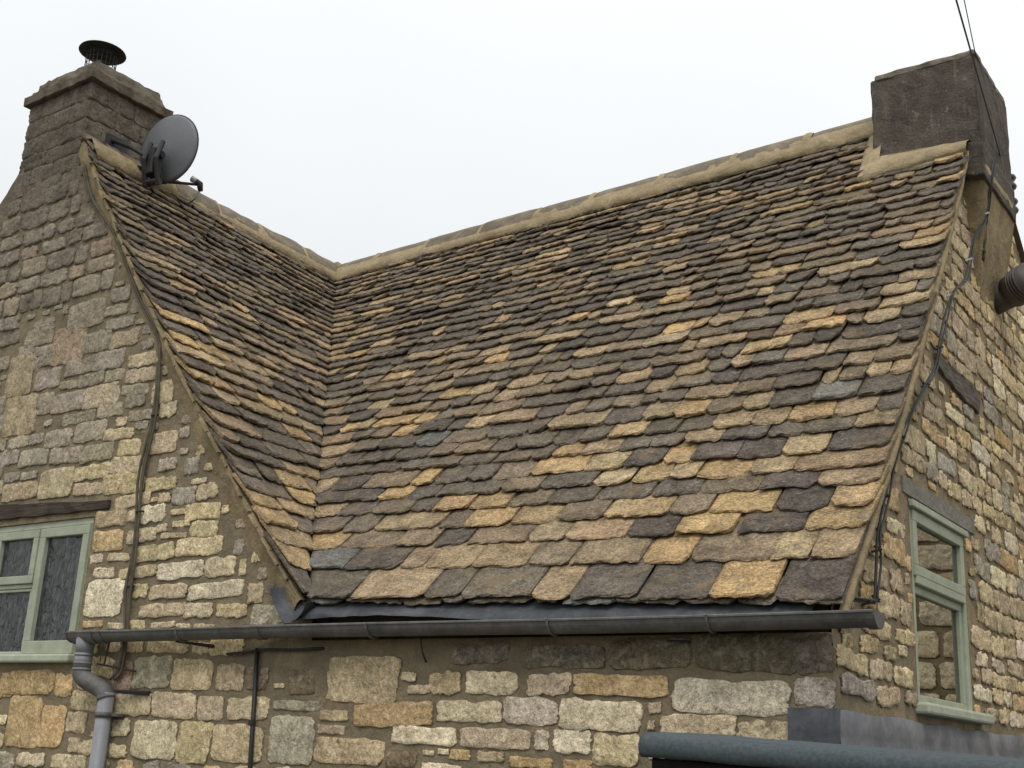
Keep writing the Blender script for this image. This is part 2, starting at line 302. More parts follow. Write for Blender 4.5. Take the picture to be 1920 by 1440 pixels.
def m_render():
    m, t, b = newmat('stained_render')
    p = pos(t); sp = nd(t, 'ShaderNodeSeparateXYZ', {0: p})
    n1 = noi(t, p, 5, 7, .68, .5); n2 = noi(t, p, 70, 5, .7); st = noi(t, pos(t, (9, 9, .9)), 3.2, 5, .6, .4)
    c = mix(t, rng(t, n1, .36, .62), (.078, .065, .053), (.126, .106, .086))
    c = mix(t, mth(t, 'MULTIPLY', rng(t, st, .58, .68), .45), c, (.22, .195, .16))
    lime = mth(t, 'MULTIPLY', rng(t, noi(t, p, 16, 6, .75, 1.), .60, .66), .6)
    c = mix(t, lime, c, (.27, .245, .21))
    c = scl(t, c, rng(t, n2, .3, .7, .66, 1.32))
    nr = bump(t, n1, .9, .03); nr = bump(t, n2, 1., .010, nr)
    fin(t, b, c, .93, nr, .2)
    return m
M = dict(
    tile=m_tile(), stone=m_stone(),
    mortar=m_mortar('wall_mortar', (.225, .182, .118), .4, 2.2, (.16, .132, .09), True),
    gmortar=m_mortar('gable_mortar', (.265, .208, .130), .4, 2.6, (.19, .15, .098)),
    verge=m_mortar('verge_mortar', (.30, .232, .135), .55, 5., (.17, .135, .085)),
    ridge=m_mortar('ridge_mortar', (.34, .268, .165), .3, 4., (.24, .185, .11)),
    wallhead=m_mortar('dark_wall_head', (.085, .068, .048), .5, 5., (.05, .042, .03)),  # wall head coloured a much darker brown than the wall mortar
    bed=m_mortar('roof_bedding', (.16, .125, .08)),
    ridgestone=m_mortar('ridge_stone', (.215, .178, .130), .7, 5., (.12, .102, .078)),
    render=m_render(),
    renderlip=m_mortar('weathered_lip', (.22, .19, .145), .6, 7., (.08, .068, .055)),
    cap=m_mortar('chimney_cap', (.12, .098, .073), .6, 5., (.19, .165, .125)),
    lead=m_plain('lead_sheet', (.055, .060, .067), .65, .35, 6, .3, .4, .2, .3, (.2, .21, .22)),
    leadpale=m_plain('weathered_lead', (.12, .123, .137), .6, .35, 5, .3, .5, .15, .5, (.27, .27, .285)),
    pvc=m_plain('grey_plastic', (.22, .23, .245), .5, .12, 8, .08, .4, 0, .25),
    pvcdirty=m_plain('grimy_grey_plastic', (.115, .112, .105), .6, .3, 7, .15, .35, 0, .55, (.04, .045, .035)),
    sage=m_plain('sage_paint', (.345, .375, .285), .55, .12, 9, .2, .35, 0, .35, (.20, .22, .145)),
    sagepale=m_plain('faded_sage_paint', (.40, .42, .33), .6, .12, 9, .15, .35, 0, .3, (.22, .23, .17)),
    concrete=m_mortar('concrete_lintel', (.23, .215, .185), .3, 6., (.14, .13, .11)),
    timber=m_wood('old_timber', (.10, .075, .058), (.035, .028, .022)),
    greytimber=m_wood('silvered_timber', (.21, .18, .155), (.06, .05, .042)),
    glass=m_glass('window_glass', 5.0, (.8, .83, .82)),
    obscure=m_glass('rippled_glass', 1.6, (.36, .39, .39), .45, 16, .17),
    dark=m_plain('dark_room', (.075, .074, .070), .9, .2),
    black=m_plain('black_plastic', (.018, .018, .019), .55, .2, 20, .1, .4),
    rust=m_plain('rusty_iron', (.06, .037, .026), .85, .4, 40, .4, .3),
    iron=m_plain('sooty_iron', (.045, .040, .038), .75, .3, 25, .3, .35, .3),
    dish=m_plain('grey_dish_mesh', (.125, .13, .14), .5, .08, 10, .12, .4),
    cable=m_plain('grey_cable', (.026, .028, .030), .6, .2, 30, .1, .4),
    oldcable=m_plain('mortar_stained_cable', (.10, .088, .062), .8, .3, 18, .2, .25),
    wire=m_plain('line_wire', (.05, .05, .052), .6, .1),
    ceramic=m_plain('brown_insulator', (.055, .032, .024), .25, .2, 20, .05, .6),
    steel=m_plain('galvanised_steel', (.33, .34, .35), .5, .15, 15, .1, .5, .6),
    flue=m_plain('brown_flue_pipe', (.085, .072, .066), .6, .25, 10, .15, .35, 0, .3, (.15, .12, .1)),
    felt=m_plain('mineral_felt', (.092, .115, .122), .9, .25, 110, .9, .25, 0, .3, (.08, .10, .11), .005),
    shed=m_wood('dark_shed_board', (.020, .018, .016), (.008, .008, .008)),
    ground=m_mortar('gravel_ground', (.15, .135, .105), .5, 1.2, (.10, .11, .06)),
    white=m_plain('white_plastic', (.6, .6, .57), .5, .1),
)

# ------------------------------------------------------------------ helpers
ORG = {}
def thing(name, label, cat, loc=(0, 0, 0), group=None, kind=None):
    o = bpy.data.objects.new(name, None); col.objects.link(o)
    o.location = loc; o.empty_display_size = .2
    ORG[o.name] = Vector(loc)
    tag(o, label, cat, group, kind)
    return o
def tag(o, label=None, cat=None, group=None, kind=None):
    if label: o['label'] = label
    if cat: o['category'] = cat
    if group: o['group'] = group
    if kind: o['kind'] = kind
    return o
def mk(name, verts, faces, mat, parent=None, tints=None, smooth=None, origin=None, kind=None):
    verts = [Vector(v) for v in verts]
    if origin is None:
        lo = Vector([min(v[i] for v in verts) for i in range(3)]); hi = Vector([max(v[i] for v in verts) for i in range(3)])
        origin = (lo + hi) / 2
    origin = Vector(origin)
    me = bpy.data.meshes.new(name)
    me.from_pydata([v - origin for v in verts], [], faces)
    if tints is not None:
        ca = me.color_attributes.new('tint', 'FLOAT_COLOR', 'POINT')
        ca.data.foreach_set('color', [c for t in tints for c in t])
    if smooth is True: me.polygons.foreach_set('use_smooth', [True] * len(me.polygons))
    elif smooth: me.polygons.foreach_set('use_smooth', list(smooth))
    me.materials.append(M[mat] if isinstance(mat, str) else mat)
    me.update()
    o = bpy.data.objects.new(name, me); col.objects.link(o)
    if parent: o.parent = parent; o.location = origin - ORG[parent.name]
    else: o.location = origin
    ORG[o.name] = origin
    if kind: o['kind'] = kind
    return o
class MB:
    def __init__(s): s.v = []; s.f = []; s.t = []
    def add(s, vs, fs, tint=None):
        n = len(s.v); s.v += [Vector(v) for v in vs]; s.f += [[i + n for i in f] for f in fs]
        if tint is not None: s.t += tint
    def box(s, a, b, bev=.004):
        bm = bmesh.new(); bmesh.ops.create_cube(bm, size=1)
        c = [(a[i] + b[i]) / 2 for i in range(3)]; d = [abs(b[i] - a[i]) for i in range(3)]
        for v in bm.verts: v.co = Vector((c[i] + v.co[i] * d[i] for i in range(3)))
        if bev: bmesh.ops.bevel(bm, geom=list(bm.edges), offset=min(bev, min(d) * .3), segments=2, affect='EDGES', profile=.5)
        bm.verts.index_update()
        s.add([v.co.copy() for v in bm.verts], [[v.index for v in f.verts] for f in bm.faces]); bm.free()
        return s
    def tube(s, pts, r, n=10, caps=True):
        pts = [Vector(p) for p in pts]; rs = r if isinstance(r, (list, tuple)) else [r] * len(pts)
        vs = []; ref = None
        for i, p in enumerate(pts):
            d = (pts[min(i + 1, len(pts) - 1)] - pts[max(i - 1, 0)]).normalized()
            if ref is None: ref = d.orthogonal().normalized()
            ref = (ref - d * ref.dot(d)).normalized(); b = d.cross(ref)
            for k in range(n):
                a = 2 * math.pi * k / n
                vs.append(p + (ref * math.cos(a) + b * math.sin(a)) * rs[i])
        fs = [[i * n + k, i * n + (k + 1) % n, (i + 1) * n + (k + 1) % n, (i + 1) * n + k] for i in range(len(pts) - 1) for k in range(n)]
        if caps: fs += [list(range(n))[::-1], [(len(pts) - 1) * n + k for k in range(n)]]
        s.add(vs, fs); return s
    def build(s, name, mat, parent=None, smooth=None, kind=None, origin=None):
        return mk(name, s.v, s.f, mat, parent, s.t or None, smooth, origin, kind)
def spline(pts, n=6):
    pts = [Vector(p) for p in pts]; q = [pts[0] * 2 - pts[1]] + pts + [pts[-1] * 2 - pts[-2]]; out = []
    for i in range(1, len(q) - 2):
        for k in range(n):
            t = k / n; a, b, c, d = q[i - 1:i + 3]
            out.append(.5 * ((2 * b) + (c - a) * t + (2 * a - 5 * b + 4 * c - d) * t * t + (3 * b - a - 3 * c + d) * t ** 3))
    return out + [pts[-1]]
def depth(p): return (Vector(p) - CAM).dot(fwd)
def box(name, a, b, mat, parent=None, bev=.004): return MB().box(a, b, bev).build(name, mat, parent)

# ------------------------------------------------------------------ ground
gs = 600
g_ = mk('ground', [(-gs, -gs, GROUND_Z), (gs, -gs, GROUND_Z), (gs, gs, GROUND_Z), (-gs, gs, GROUND_Z)], [[0, 1, 2, 3]], 'ground')
tag(g_, 'gravelly ground at the foot of the stone house', 'ground', kind='structure')

# ------------------------------------------------------------------ the house: shell
house = thing('stone_house', 'old stone cottage with stone-slate roofs meeting in a swept valley', 'house', (-3.0, 1.5, GROUND_Z))
def sheet(name, us, zs, top, hole, pt, mat, parent, seed):
    vs, fs, idx = [], [], {}
    def vid(i, j):
        if (i, j) not in idx:
            u = us[i]; z = min(zs[j], top(u))
            d = .0065 * noise.noise(Vector((u * 9, z * 11, seed))) + .0045 * noise.noise(Vector((u * 24, z * 26, seed + 9))) + .004 * noise.noise(Vector((u * 1.7, z * 1.7, seed + 5)))
            idx[(i, j)] = len(vs); vs.append(pt(u, z, d))
        return idx[(i, j)]
    for i in range(len(us) - 1):
        for j in range(len(zs) - 1):
            if zs[j] >= top(us[i]) and zs[j] >= top(us[i + 1]): continue
            cu, cz = (us[i] + us[i + 1]) / 2, (zs[j] + zs[j + 1]) / 2
            if hole and hole[0] < cu < hole[1] and hole[2] < cz < hole[3]: continue
            fs.append([vid(i, j), vid(i + 1, j), vid(i + 1, j + 1), vid(i, j + 1)])
    return mk(name, vs, fs, mat, parent, smooth=True)
def marks(a, b, step, extra=()):
    n = max(1, round((b - a) / step)); s = [a + (b - a) * i / n for i in range(n + 1)]
    for e in extra:
        k = min(range(len(s)), key=lambda i: abs(s[i] - e)); s[k] = e
    return sorted(s)
LW = (-6.16, -5.05, -.205, .70)       # left window opening: x0 x1 z0 z1
RW = (1.12, 2.06, -.37, .64)          # end-gable window opening: y0 y1 z0 z1
wall = sheet('front_wall', marks(-8.2, GX - .002, .032, (LW[0], LW[1], -L)), marks(GROUND_Z, 3.66, .03, (LW[2], LW[3], -.125)), gable_z, LW,
             lambda u, z, d: (u, WY - d, z), 'mortar', house, 1.)
gwall = sheet('gable_wall', marks(WY, 6.4, .032, (RW[0], RW[1])), marks(GROUND_Z, 3.66, .03, (RW[2], RW[3])), end_z, RW,
              lambda u, z, d: (GX + d, u, z), 'gmortar', house, 2.)
# wall head set back under the eaves, closing faces behind
box('wall_head', (-3.15, WY + .045, -.30), (GX - .03, WY + .24, .06), 'wallhead', house)
mb = MB()
for a, b in (((-8.2, WY + .02, GROUND_Z), (-8.15, 6.4, .3)), ((-8.2, 6.35, GROUND_Z), (GX - .02, 6.4, 1.0))): mb.box(a, b, 0)
mb.build('rear_wall', 'mortar', house)
# reveals and dark rooms
def reveal(axis, o, name):
    u0, u1, z0, z1 = o; d = .9
    P_ = (lambda u, z, q: (u, WY - .004 + q, z)) if axis == 'x' else (lambda u, z, q: (GX + .004 - q, u, z))
    m = MB(); e = .001
    for q0, q1 in ((0, .13),):
        m.add([P_(u0, z0, q0), P_(u1, z0, q0), P_(u1, z1, q0), P_(u0, z1, q0), P_(u0, z0, q1), P_(u1, z0, q1), P_(u1, z1, q1), P_(u0, z1, q1)],
              [[0, 4, 5, 1], [1, 5, 6, 2], [2, 6, 7, 3], [3, 7, 4, 0]])
    m.build('window_reveal', 'verge', house)
    m = MB(); x = .25
    m.add([P_(u0 - x, z0 - x, .13), P_(u1 + x, z0 - x, .13), P_(u1 + x, z1 + x, .13), P_(u0 - x, z1 + x, .13), P_(u0 - x, z0 - x, d), P_(u1 + x, z0 - x, d), P_(u1 + x, z1 + x, d), P_(u0 - x, z1 + x, d)],
          [[0, 4, 5, 1], [1, 5, 6, 2], [2, 6, 7, 3], [3, 7, 4, 0], [4, 7, 6, 5]])
    m.build('room_interior', 'dark', house)
reveal('x', LW, 'a'); reveal('y', RW, 'b')
# roof bedding under the slates, and the unseen rear slopes
def bedding(surf, u0f, u1f, name, parent):
    vs, fs = [], []; nh, nu = 36, 30
    for i in range(nh + 1):
        h = .03 + (R - .03) * i / nh
        for k in range(nu + 1):
            u = u0f(h) + (u1f(h) - u0f(h)) * k / nu; p, n = surf(u, h); vs.append(p - n * .062)
    for i in range(nh):
        for k in range(nu):
            a = i * (nu + 1) + k; fs.append([a, a + 1, a + nu + 2, a + nu + 1])
    return mk(name, vs, fs, 'bed', parent, smooth=True)
roof = bedding(main_s, lambda h: -L - h - .12, lambda h: -.012, 'main_roof', house)
roof2 = bedding(left_s, lambda h: .012, lambda h: h + .10, 'cross_gable_roof', house)
zr0, zr1 = zp(R, -L - R), zp(R, 0)
mk('rear_roof', [(-L - R, R, zr0 - .06), (-.03, R, zr1 - .06), (-.03, 3.3, 3.60), (-8.2, 3.3, 3.45), (-.03, 6.5, 1.06), (-8.2, 6.5, .9),
                 (-L - R, .06, zr0), (-6.75, .06, 3.44), (-8.3, .06, 1.6), (-8.3, 3.3, 1.6), (-6.75, 3.3, 3.44)],
   [[0, 1, 2, 10], [3, 2, 4, 5], [6, 0, 10, 7], [7, 10, 9, 8]], 'bed', house)
# ------------------------------------------------------------------ stone slates
TC = dict(D=(.118, .098, .080), d=(.152, .124, .094), G=(.150, .130, .100), g=(.172, .146, .114), M=(.228, .174, .116), T=(.338, .252, .153),
          t=(.332, .238, .150), O=(.452, .310, .155), o=(.395, .280, .152), P=(.420, .322, .192), B=(.165, .166, .152), e=(.135, .115, .086))
tile_jobs = []      # (score, parent-roof, verts, faces, tints, smooth)
def slate(surf, u0, u1, h0, expo, code, rnd, clamp, which, t=None, lap=2.1, under=False, valley=False):
    w = u1 - u0
    if w < .012: return
    t = t or (rnd.uniform(.013, .021) if h0 < .7 else rnd.uniform(.017, .027))
    nu = max(3, min(11, int(w / .032)))
    ln = expo * lap
    gap = rnd.uniform(.0015, .0045)
    vs_f = [0, .010, .30 * expo, .8 * expo, ln]
    arc = rnd.uniform(-.010, .012) * min(1, expo / .1); slope = rnd.uniform(-.012, .012) * min(1, expo / .09)
    cl0, cl1 = (rnd.choice((.004, .012, .024, .040)) * min(1, expo / .12) for _ in range(2))
    tl, tw = rnd.uniform(-.004, .012), rnd.uniform(-.006, .006)
    sd_ = rnd.uniform(0, 100); sk0, sk1 = rnd.uniform(-.012, .012), rnd.uniform(-.012, .012)
    def at(i, v, n, push=0.):
        f = i / nu; e = 0 if 0 < i < nu else (1 if i else -1)
        u = u0 + gap + (w - 2 * gap) * f
        u += (sk0 * (1 - f) + sk1 * f) * v / max(ln, .01)
        if e: u += (.010 * noise.noise(Vector((sd_ + i, v * 40, 1.))) - e * .002)
        dv = (arc * (1 - (2 * f - 1) ** 2) + slope * (f - .5) + .012 * noise.noise(Vector((u * 20, sd_, 0))) + .008 * noise.noise(Vector((u * 61, sd_, 4)))) * (1 - v / ln)
        if i == 0: dv += cl0 * (1 - v / ln)
        if i == nu: dv += cl1 * (1 - v / ln)
        h = h0 + (v + dv - push) * .60
        if valley: u += (-L - h + .001 - u0) * (1 - f)          # cut along the valley
        u = clamp(u, h)
        p, nn = surf(u, h)
        lift = (2.1 * t * (1 - v / ln) - 2.3 * t) if not under else -2.2 * t + .9 * t * (1 - v / ln)
        lift += (tl * 1.0 + tw * (2 * f - 1)) * (1 - v / ln)
        return p + nn * (lift + n)
    V = []; nv = len(vs_f)
    for j, v in enumerate(vs_f):                                           # top surface
        for i in range(nu + 1):
            q = .0060 * noise.noise(Vector((sd_ + i * .7, j * 1.3, 2.)))
            worn = -.006 * rnd.random() if (j == 0 or i in (0, nu)) else 0
            V.append(at(i, v, t + q + worn))
    Fc = []; sm = []
    for j in range(nv - 1):
        for i in range(nu):
            a = j * (nu + 1) + i; Fc.append([a, a + 1, a + nu + 2, a + nu + 1]); sm.append(j > 1)
    b0 = len(V)                                                            # split riser at the tail, two beds
    for i in range(nu + 1): V.append(at(i, 0, t * rnd.uniform(.40, .66), rnd.uniform(-.002, .012)))
    b1 = len(V)
    for i in range(nu + 1): V.append(at(i, 0, 0, rnd.uniform(-.008, .004)))
    for i in range(nu):
        Fc.append([b0 + i, b0 + i + 1, i + 1, i]); Fc.append([b1 + i, b1 + i + 1, b0 + i + 1, b0 + i]); sm += [False, False]
    c0 = len(V)
    for i in (0, nu): V.append(at(i, vs_f[-1], 0))
    Fc.append([b1, b0, 0, nu + 1, 2 * (nu + 1), 3 * (nu + 1), 4 * (nu + 1), c0]); sm.append(False)
    Fc.append([b1 + nu, c0 + 1, 4 * (nu + 1) + nu, 3 * (nu + 1) + nu, 2 * (nu + 1) + nu, nu + 1 + nu, nu, b0 + nu]); sm.append(False)
    Fc.append([b1 + i for i in range(nu, -1, -1)] + [c0, c0 + 1]); sm.append(False)
    c = Vector(TC[code]) * rnd.uniform(.84, 1.18)
    c = Vector((c.x * rnd.uniform(.98, 1.03), c.y, c.z * rnd.uniform(.95, 1.03)))
    T = [(c.x, c.y, c.z, 1)] * len(V)
    z = depth(V[0]); score = w * expo / (z * z) * (.75 if which is roof2 else 1) * (.15 if under else 1)
    tile_jobs.append((score, which, V, Fc, T, sm))

rnd = random.Random(11)
cm = lambda u, h: min(max(u, -L - max(h, 0) - .001), .014)
def widths(a, b, rnd, lo, hi):
    xs = [a]
    while xs[-1] < b - lo * .8:
        w = min(hi, max(lo, rnd.lognormvariate(math.log((lo + hi) * .44), .38)))
        if b - xs[-1] - w < lo * .8: w = b - xs[-1]
        xs.append(xs[-1] + w)
    return list(zip(xs[:-1], xs[1:]))
def expo_of(k):
    h0, h1 = ROWS[k], (ROWS[k + 1] if k + 1 < len(ROWS) else ROWS[k] + .05)
    d = S0 + 2 * K * h0
    return (h1 - h0) / .60 * 1.0
palA = 'DDDDDDddddddGgMMMMMMTTTTtoOP'
palB = 'DDDDDDDddddddGgMMMMMMTTTTttooOP'
palC = 'DDDDDDdddddddGggMMMMMMMMTTTTto'
for a, b in widths(-L, 0, rnd, .16, .42): slate(main_s, a, b, -.004, .12, rnd.choice('GGgBd'), rnd, cm, roof, .016, 1.6, True)
for k in range(len(ROWS) - 1):
    h0, ex = ROWS[k], expo_of(k)
    if k < len(TILE_ROWS):
        row = TILE_ROWS[k]
        for i, (a, b, c) in enumerate(row):
            if i == 0: a = -L - h0 - .01
            if i == len(row) - 1: b = rnd.uniform(-.006, .012)
            slate(main_s, a - .002, b + .002, h0, ex, c, rnd, cm, roof, valley=i == 0)
    else:
        end = rnd.uniform(-.008, .014)
        if h0 > 2.36: end = -.64
        for i, (a, b) in enumerate(widths(-L - h0, end, rnd, .10, .38)):
            near = (a > -1.6 and h0 < 1.9)
            slate(main_s, a, b, h0 + rnd.uniform(-.004, .004), ex, rnd.choice(palC if h0 > 1.85 else palB if near else palA), rnd, cm, roof, valley=i == 0)
    # cross-gable slope
    clh = lambda u, h: min(max(u, -.03), max(h, 0) + .001)
    pal = 'DDDddddddgMMMMMTTTtoooO' if h0 < 1.5 else ('DDDDdddddgMMMMMTTtto' if h0 < 2.1 else 'DDDDddddgdMMMT')
    ws = widths(rnd.uniform(-.012, .01), max(h0 + .1, .14), rnd, .12, .40)
    for i, (a, b) in enumerate(ws):
        code = rnd.choice(pal)
        if i == 0 and h0 < 1.6 and rnd.random() < .45: code = rnd.choice('OoTt')
        slate(left_s, a, b, h0 + (.0 if k else .02), ex, code, rnd, clh, roof2)
tile_jobs.sort(key=lambda j: -j[0])
N_TILES = 310
for s_, par, V, Fc, T, sm in tile_jobs[:N_TILES]: mk('roof_tile', V, Fc, 'tile', par, T, sm)
rest = MB(); rsm = []
for s_, par, V, Fc, T, sm in tile_jobs[N_TILES:]: rest.add(V, Fc, T); rsm += sm
rest.build('upper_roof_tiles', 'tile', house, rsm, kind='stuff')

# ------------------------------------------------------------------ wall stones
SC = dict(c=(.428, .346, .218), w=(.505, .430, .300), o=(.405, .285, .148), g=(.280, .248, .190), t=(.345, .270, .172), d=(.175, .145, .105), k=(.210, .165, .105),
          s=(.275, .235, .178), p=(.390, .318, .205), a=(.335, .235, .155), r=(.270, .190, .150), x=(.125, .103, .080), y=(.175, .148, .115), m=(.415, .328, .200), n=(.325, .255, .160))
stone_jobs = []
def stone(frame, a0, b0, w, h, code, rnd, par, proud=.014, sq=5., rag=1., tone=1.):
    O, A, B, Nn = frame
    N_ = 40; V = []; T = []
    c = Vector(SC[code]) * rnd.uniform(.88, 1.14) * tone * (1.70 if code not in 'xydk' else 1.25)
    c = Vector((c.x, c.y * rnd.uniform(.97, 1.03), c.z * rnd.uniform(.9, 1.1)))
    sd_ = rnd.uniform(0, 99); am = min(.012, .13 * min(w, h)) * rag
    sh, sv = rnd.uniform(-.08, .08), rnd.uniform(-.05, .05)
    for ring, (k, pr, al) in enumerate(((1.01, -.005, .05), (1., .6 * proud, .20), (.955, proud, .50), (.6, proud * 1.02, 1.))):
        for i in range(N_):
            th = 2 * math.pi * (i + .5) / N_; cx, sx_ = math.cos(th), math.sin(th)
            r = (abs(cx) ** sq + abs(sx_) ** sq) ** (-1 / sq)
            a, b = cx * r * w / 2, sx_ * r * h / 2
            j = am * (noise.noise(Vector((cx * 2.1, sx_ * 2.1, sd_))) * .9 + noise.noise(Vector((cx * 5, sx_ * 5, sd_))) * .5 + noise.noise(Vector((cx * 13, sx_ * 13, sd_))) * .75)
            a, b = a + j * cx * 1.2 + sh * b, b + j * sx_ * 1.2 + sv * a
            q = pr + (proud * .9 * noise.noise(Vector((a * 22 * k, b * 22 * k, sd_))) if ring > 1 else 0)
            V.append(O + A * (a0 + a * k) + B * (b0 + b * k) + Nn * q); T.append((c.x, c.y, c.z, al * (.66 if frame[3].y < -.5 and b0 > 1.3 else 1.)))
    V.append(O + A * a0 + B * b0 + Nn * proud * rnd.uniform(.8, 1.3)); T.append((c.x, c.y, c.z, 1.))
    Fc = [[r * N_ + i, r * N_ + (i + 1) % N_, (r + 1) * N_ + (i + 1) % N_, (r + 1) * N_ + i] for r in range(3) for i in range(N_)]
    Fc += [[3 * N_ + i, 3 * N_ + (i + 1) % N_, 4 * N_] for i in range(N_)]
    ctr = V[-1]; z = depth(ctr); d = ctr - CAM
    fx = 960 + F_PX * d.dot(rt) / z; fy = 720 - F_PX * d.dot(up) / z
    vis = -20 < fx < 1940 and -20 < fy < 1460
    stone_jobs.append(((w * h / (z * z) * abs(Nn.dot(d.normalized()))) if vis else 0., par, V, Fc, T))
FRONT = (Vector((0, WY, 0)), Vector((1, 0, 0)), Vector((0, 0, 1)), Vector((0, -1, 0)))
ENDG = (Vector((GX, 0, 0)), Vector((0, 1, 0)), Vector((0, 0, 1)), Vector((1, 0, 0)))
rnd = random.Random(5)
taken = []
def free(a, b, w, h, m=.012):
    for (p, q, s, t) in taken:
        if abs(a - p) < (w + s) / 2 + m and abs(b - q) < (h + t) / 2 + m: return False
    return True
taken.append(((LW[0] + LW[1]) / 2, (LW[2] + LW[3]) / 2, LW[1] - LW[0], LW[3] - LW[2]))
taken.append((-5.6, .79, 1.5, .20))                        # timber lintel
taken.append((-5.6, -.225, 1.2, .06))
for x, z, w, h, c in FRONT_STONES:
    gr = 1.06 if z < .9 else 1.14
    w, h = w * gr, h * gr
    stone(FRONT, x, z, w, h, c, rnd, wall, .007, 14. if c in 'pgt' else 9., .5 if c == 'p' else 1.)
    taken.append((x, z, w, h))
# coursed fill over the rest of the front (soot-darkened towards the stack)
z = -2.55
while z < 3.42:
    hh = rnd.uniform(.085, .15); x = -8.1 + rnd.uniform(0, .1)
    while x < GX - .1:
        w = rnd.uniform(.11, .34); xc, zc = x + w / 2, z + hh / 2 + rnd.uniform(-.012, .012); x += w + rnd.uniform(.012, .026)
        if zc + hh / 2 > min(gable_z(xc - w / 2), gable_z(xc + w / 2)) - .05 or xc + w / 2 > GX - .02: continue
        if xc > -3.3 and zc > -.25: continue
        fw, fh = w, hh
        for _ in range(7):
            if free(xc, zc, fw, fh, .004): break
            fw *= .84; fh *= .90
        else: continue
        if fw < .05: continue
        dark = min(1., max(0., (zc - 2.15) / 1.1)) + rnd.uniform(-.25, .25)
        if zc < 0: code = rnd.choice('ccwcoogt')
        else: code = rnd.choice('xxyyyg') if dark > .8 else (rnd.choice('yysysga') if dark > .45 else rnd.choice('sssyntg'))
        stone(FRONT, xc, zc, fw, fh, code, rnd, wall, .007 if zc < 1.2 else .011, 6., 1.1, .8 if code == 'g' else 1.); taken.append((xc, zc, fw, fh))
    z += hh + rnd.uniform(.012, .022)
def chinks(frame, a0, a1, b0, b1, top, par, codes, rnd, n, k=1.):
    for _ in range(n):
        w, h = rnd.uniform(.06, .17) * k, rnd.uniform(.035, .08) * k; a, b = rnd.uniform(a0, a1), rnd.uniform(b0, b1)
        if b + h / 2 > min(top(a - w / 2), top(a + w / 2)) - .05 or not free(a, b, w, h, .003): continue
        if frame is FRONT and a > -3.3 and b > -.3: continue
        dark = min(1., max(0., (b - 2.15) / 1.1)) + rnd.uniform(-.2, .2)
        code = rnd.choice(codes) if frame is not FRONT or b < 1.2 else (rnd.choice('xyy') if dark > .8 else rnd.choice('yys') if dark > .4 else 's')
        stone(frame, a, b, w, h, code, rnd, par, .007, 6.); taken.append((a, b, w, h))
chinks(FRONT, -6.9, -3.3, -.1, 3.4, gable_z, wall, 'scn', rnd, 700, 1.5)
chinks(FRONT, -6.9, -3.3, -.1, 3.4, gable_z, wall, 'scn', rnd, 2600, .9)
chinks(FRONT, -6.2, -.1, -.85, -.28, gable_z, wall, 'cot', rnd, 160, .8)
# rubble of the end gable
taken = [((RW[0] + RW[1]) / 2, (RW[2] + RW[3]) / 2, RW[1] - RW[0] + .01, RW[3] - RW[2]), (1.66, .69, 1.28, .11), (2.12, 1.50, .84, .15), (1.6, -.40, 1.3, .05),
         (1.7, -.60, 3.8, .33)]
z = -2.5
while z < 3.4:
    hh = rnd.uniform(.065, .135); y = WY + .03 + rnd.uniform(0, .05)
    while y < 6.2:
        w = rnd.uniform(.13, .42) if y > .15 else rnd.uniform(.2, .40)
        yc, zc = y + w / 2, z + hh / 2 + rnd.uniform(-.014, .014); y += w + rnd.uniform(.008, .020)
        if zc + hh / 2 > min(end_z(yc - w / 2), end_z(yc + w / 2)) - .09 or yc + w / 2 > 6.3: continue
        fw, fh = w, hh
        for _ in range(7):
            if free(yc, zc, fw, fh, .004): break
            fw *= .82; fh *= .90
        else: continue
        if fw < .045: continue
        stone(ENDG, yc, zc, fw, fh, rnd.choice('mmmmcnnowg'), rnd, gwall, .009, 7., 1.3); taken.append((yc, zc, fw, fh))
    z += hh + rnd.uniform(.008, .016)
chinks(ENDG, .12, 1.2, -.4, 2.2, end_z, gwall, 'mmco', rnd, 500, 1.7)
chinks(ENDG, .1, 4., -.4, 3.3, end_z, gwall, 'mnco', rnd, 2500)

# ------------------------------------------------------------------ chimney on the cross gable
CX0, CX1, CY0, CY1 = -6.70, -5.885, WY, .76
stack = box('chimney_stack', (CX0 + .012, CY0 + .004, 3.2), (CX1 - .012, CY1, 4.22), 'cap', house, .01)
rnd = random.Random(8)
CF = (Vector((0, CY0 + .006, 0)), Vector((1, 0, 0)), Vector((0, 0, 1)), Vector((0, -1, 0)))
CR = (Vector((CX1 - .01, 0, 0)), Vector((0, 1, 0)), Vector((0, 0, 1)), Vector((1, 0, 0)))
z = 3.30; odd = 0
while z < 4.16:
    hh = min(rnd.uniform(.12, .165), 4.205 - z)
    for frame, a0, a1 in ((CF, CX0, CX1), (CR, CY0, CY1)):
        cuts = [a0] + sorted(a0 + (a1 - a0) * f for f in ((.36, .70) if odd % 2 == 0 else (.22, .58))) + [a1]
        for p, q in zip(cuts[:-1], cuts[1:]):
            code = 'x' if rnd.random() < .62 else 'y'
            if frame is CR and z < 3.52: continue
            stone(frame, (p + q) / 2, z + hh / 2, q - p - .006, hh - .006, code, rnd, stack, .007, 12., 1.1, rnd.uniform(.8, 1.))
    z += hh; odd += 1
stone_jobs.sort(key=lambda j: -j[0])
N_ST = 310
for s_, par, V, Fc, T in stone_jobs[:N_ST]: mk('wall_stone', V, Fc, 'stone', par, T, True)
rest = MB()
for s_, par, V, Fc, T in stone_jobs[N_ST:]: rest.add(V, Fc, T)
rest.build('small_wall_stones', 'stone', house, True, kind='stuff')

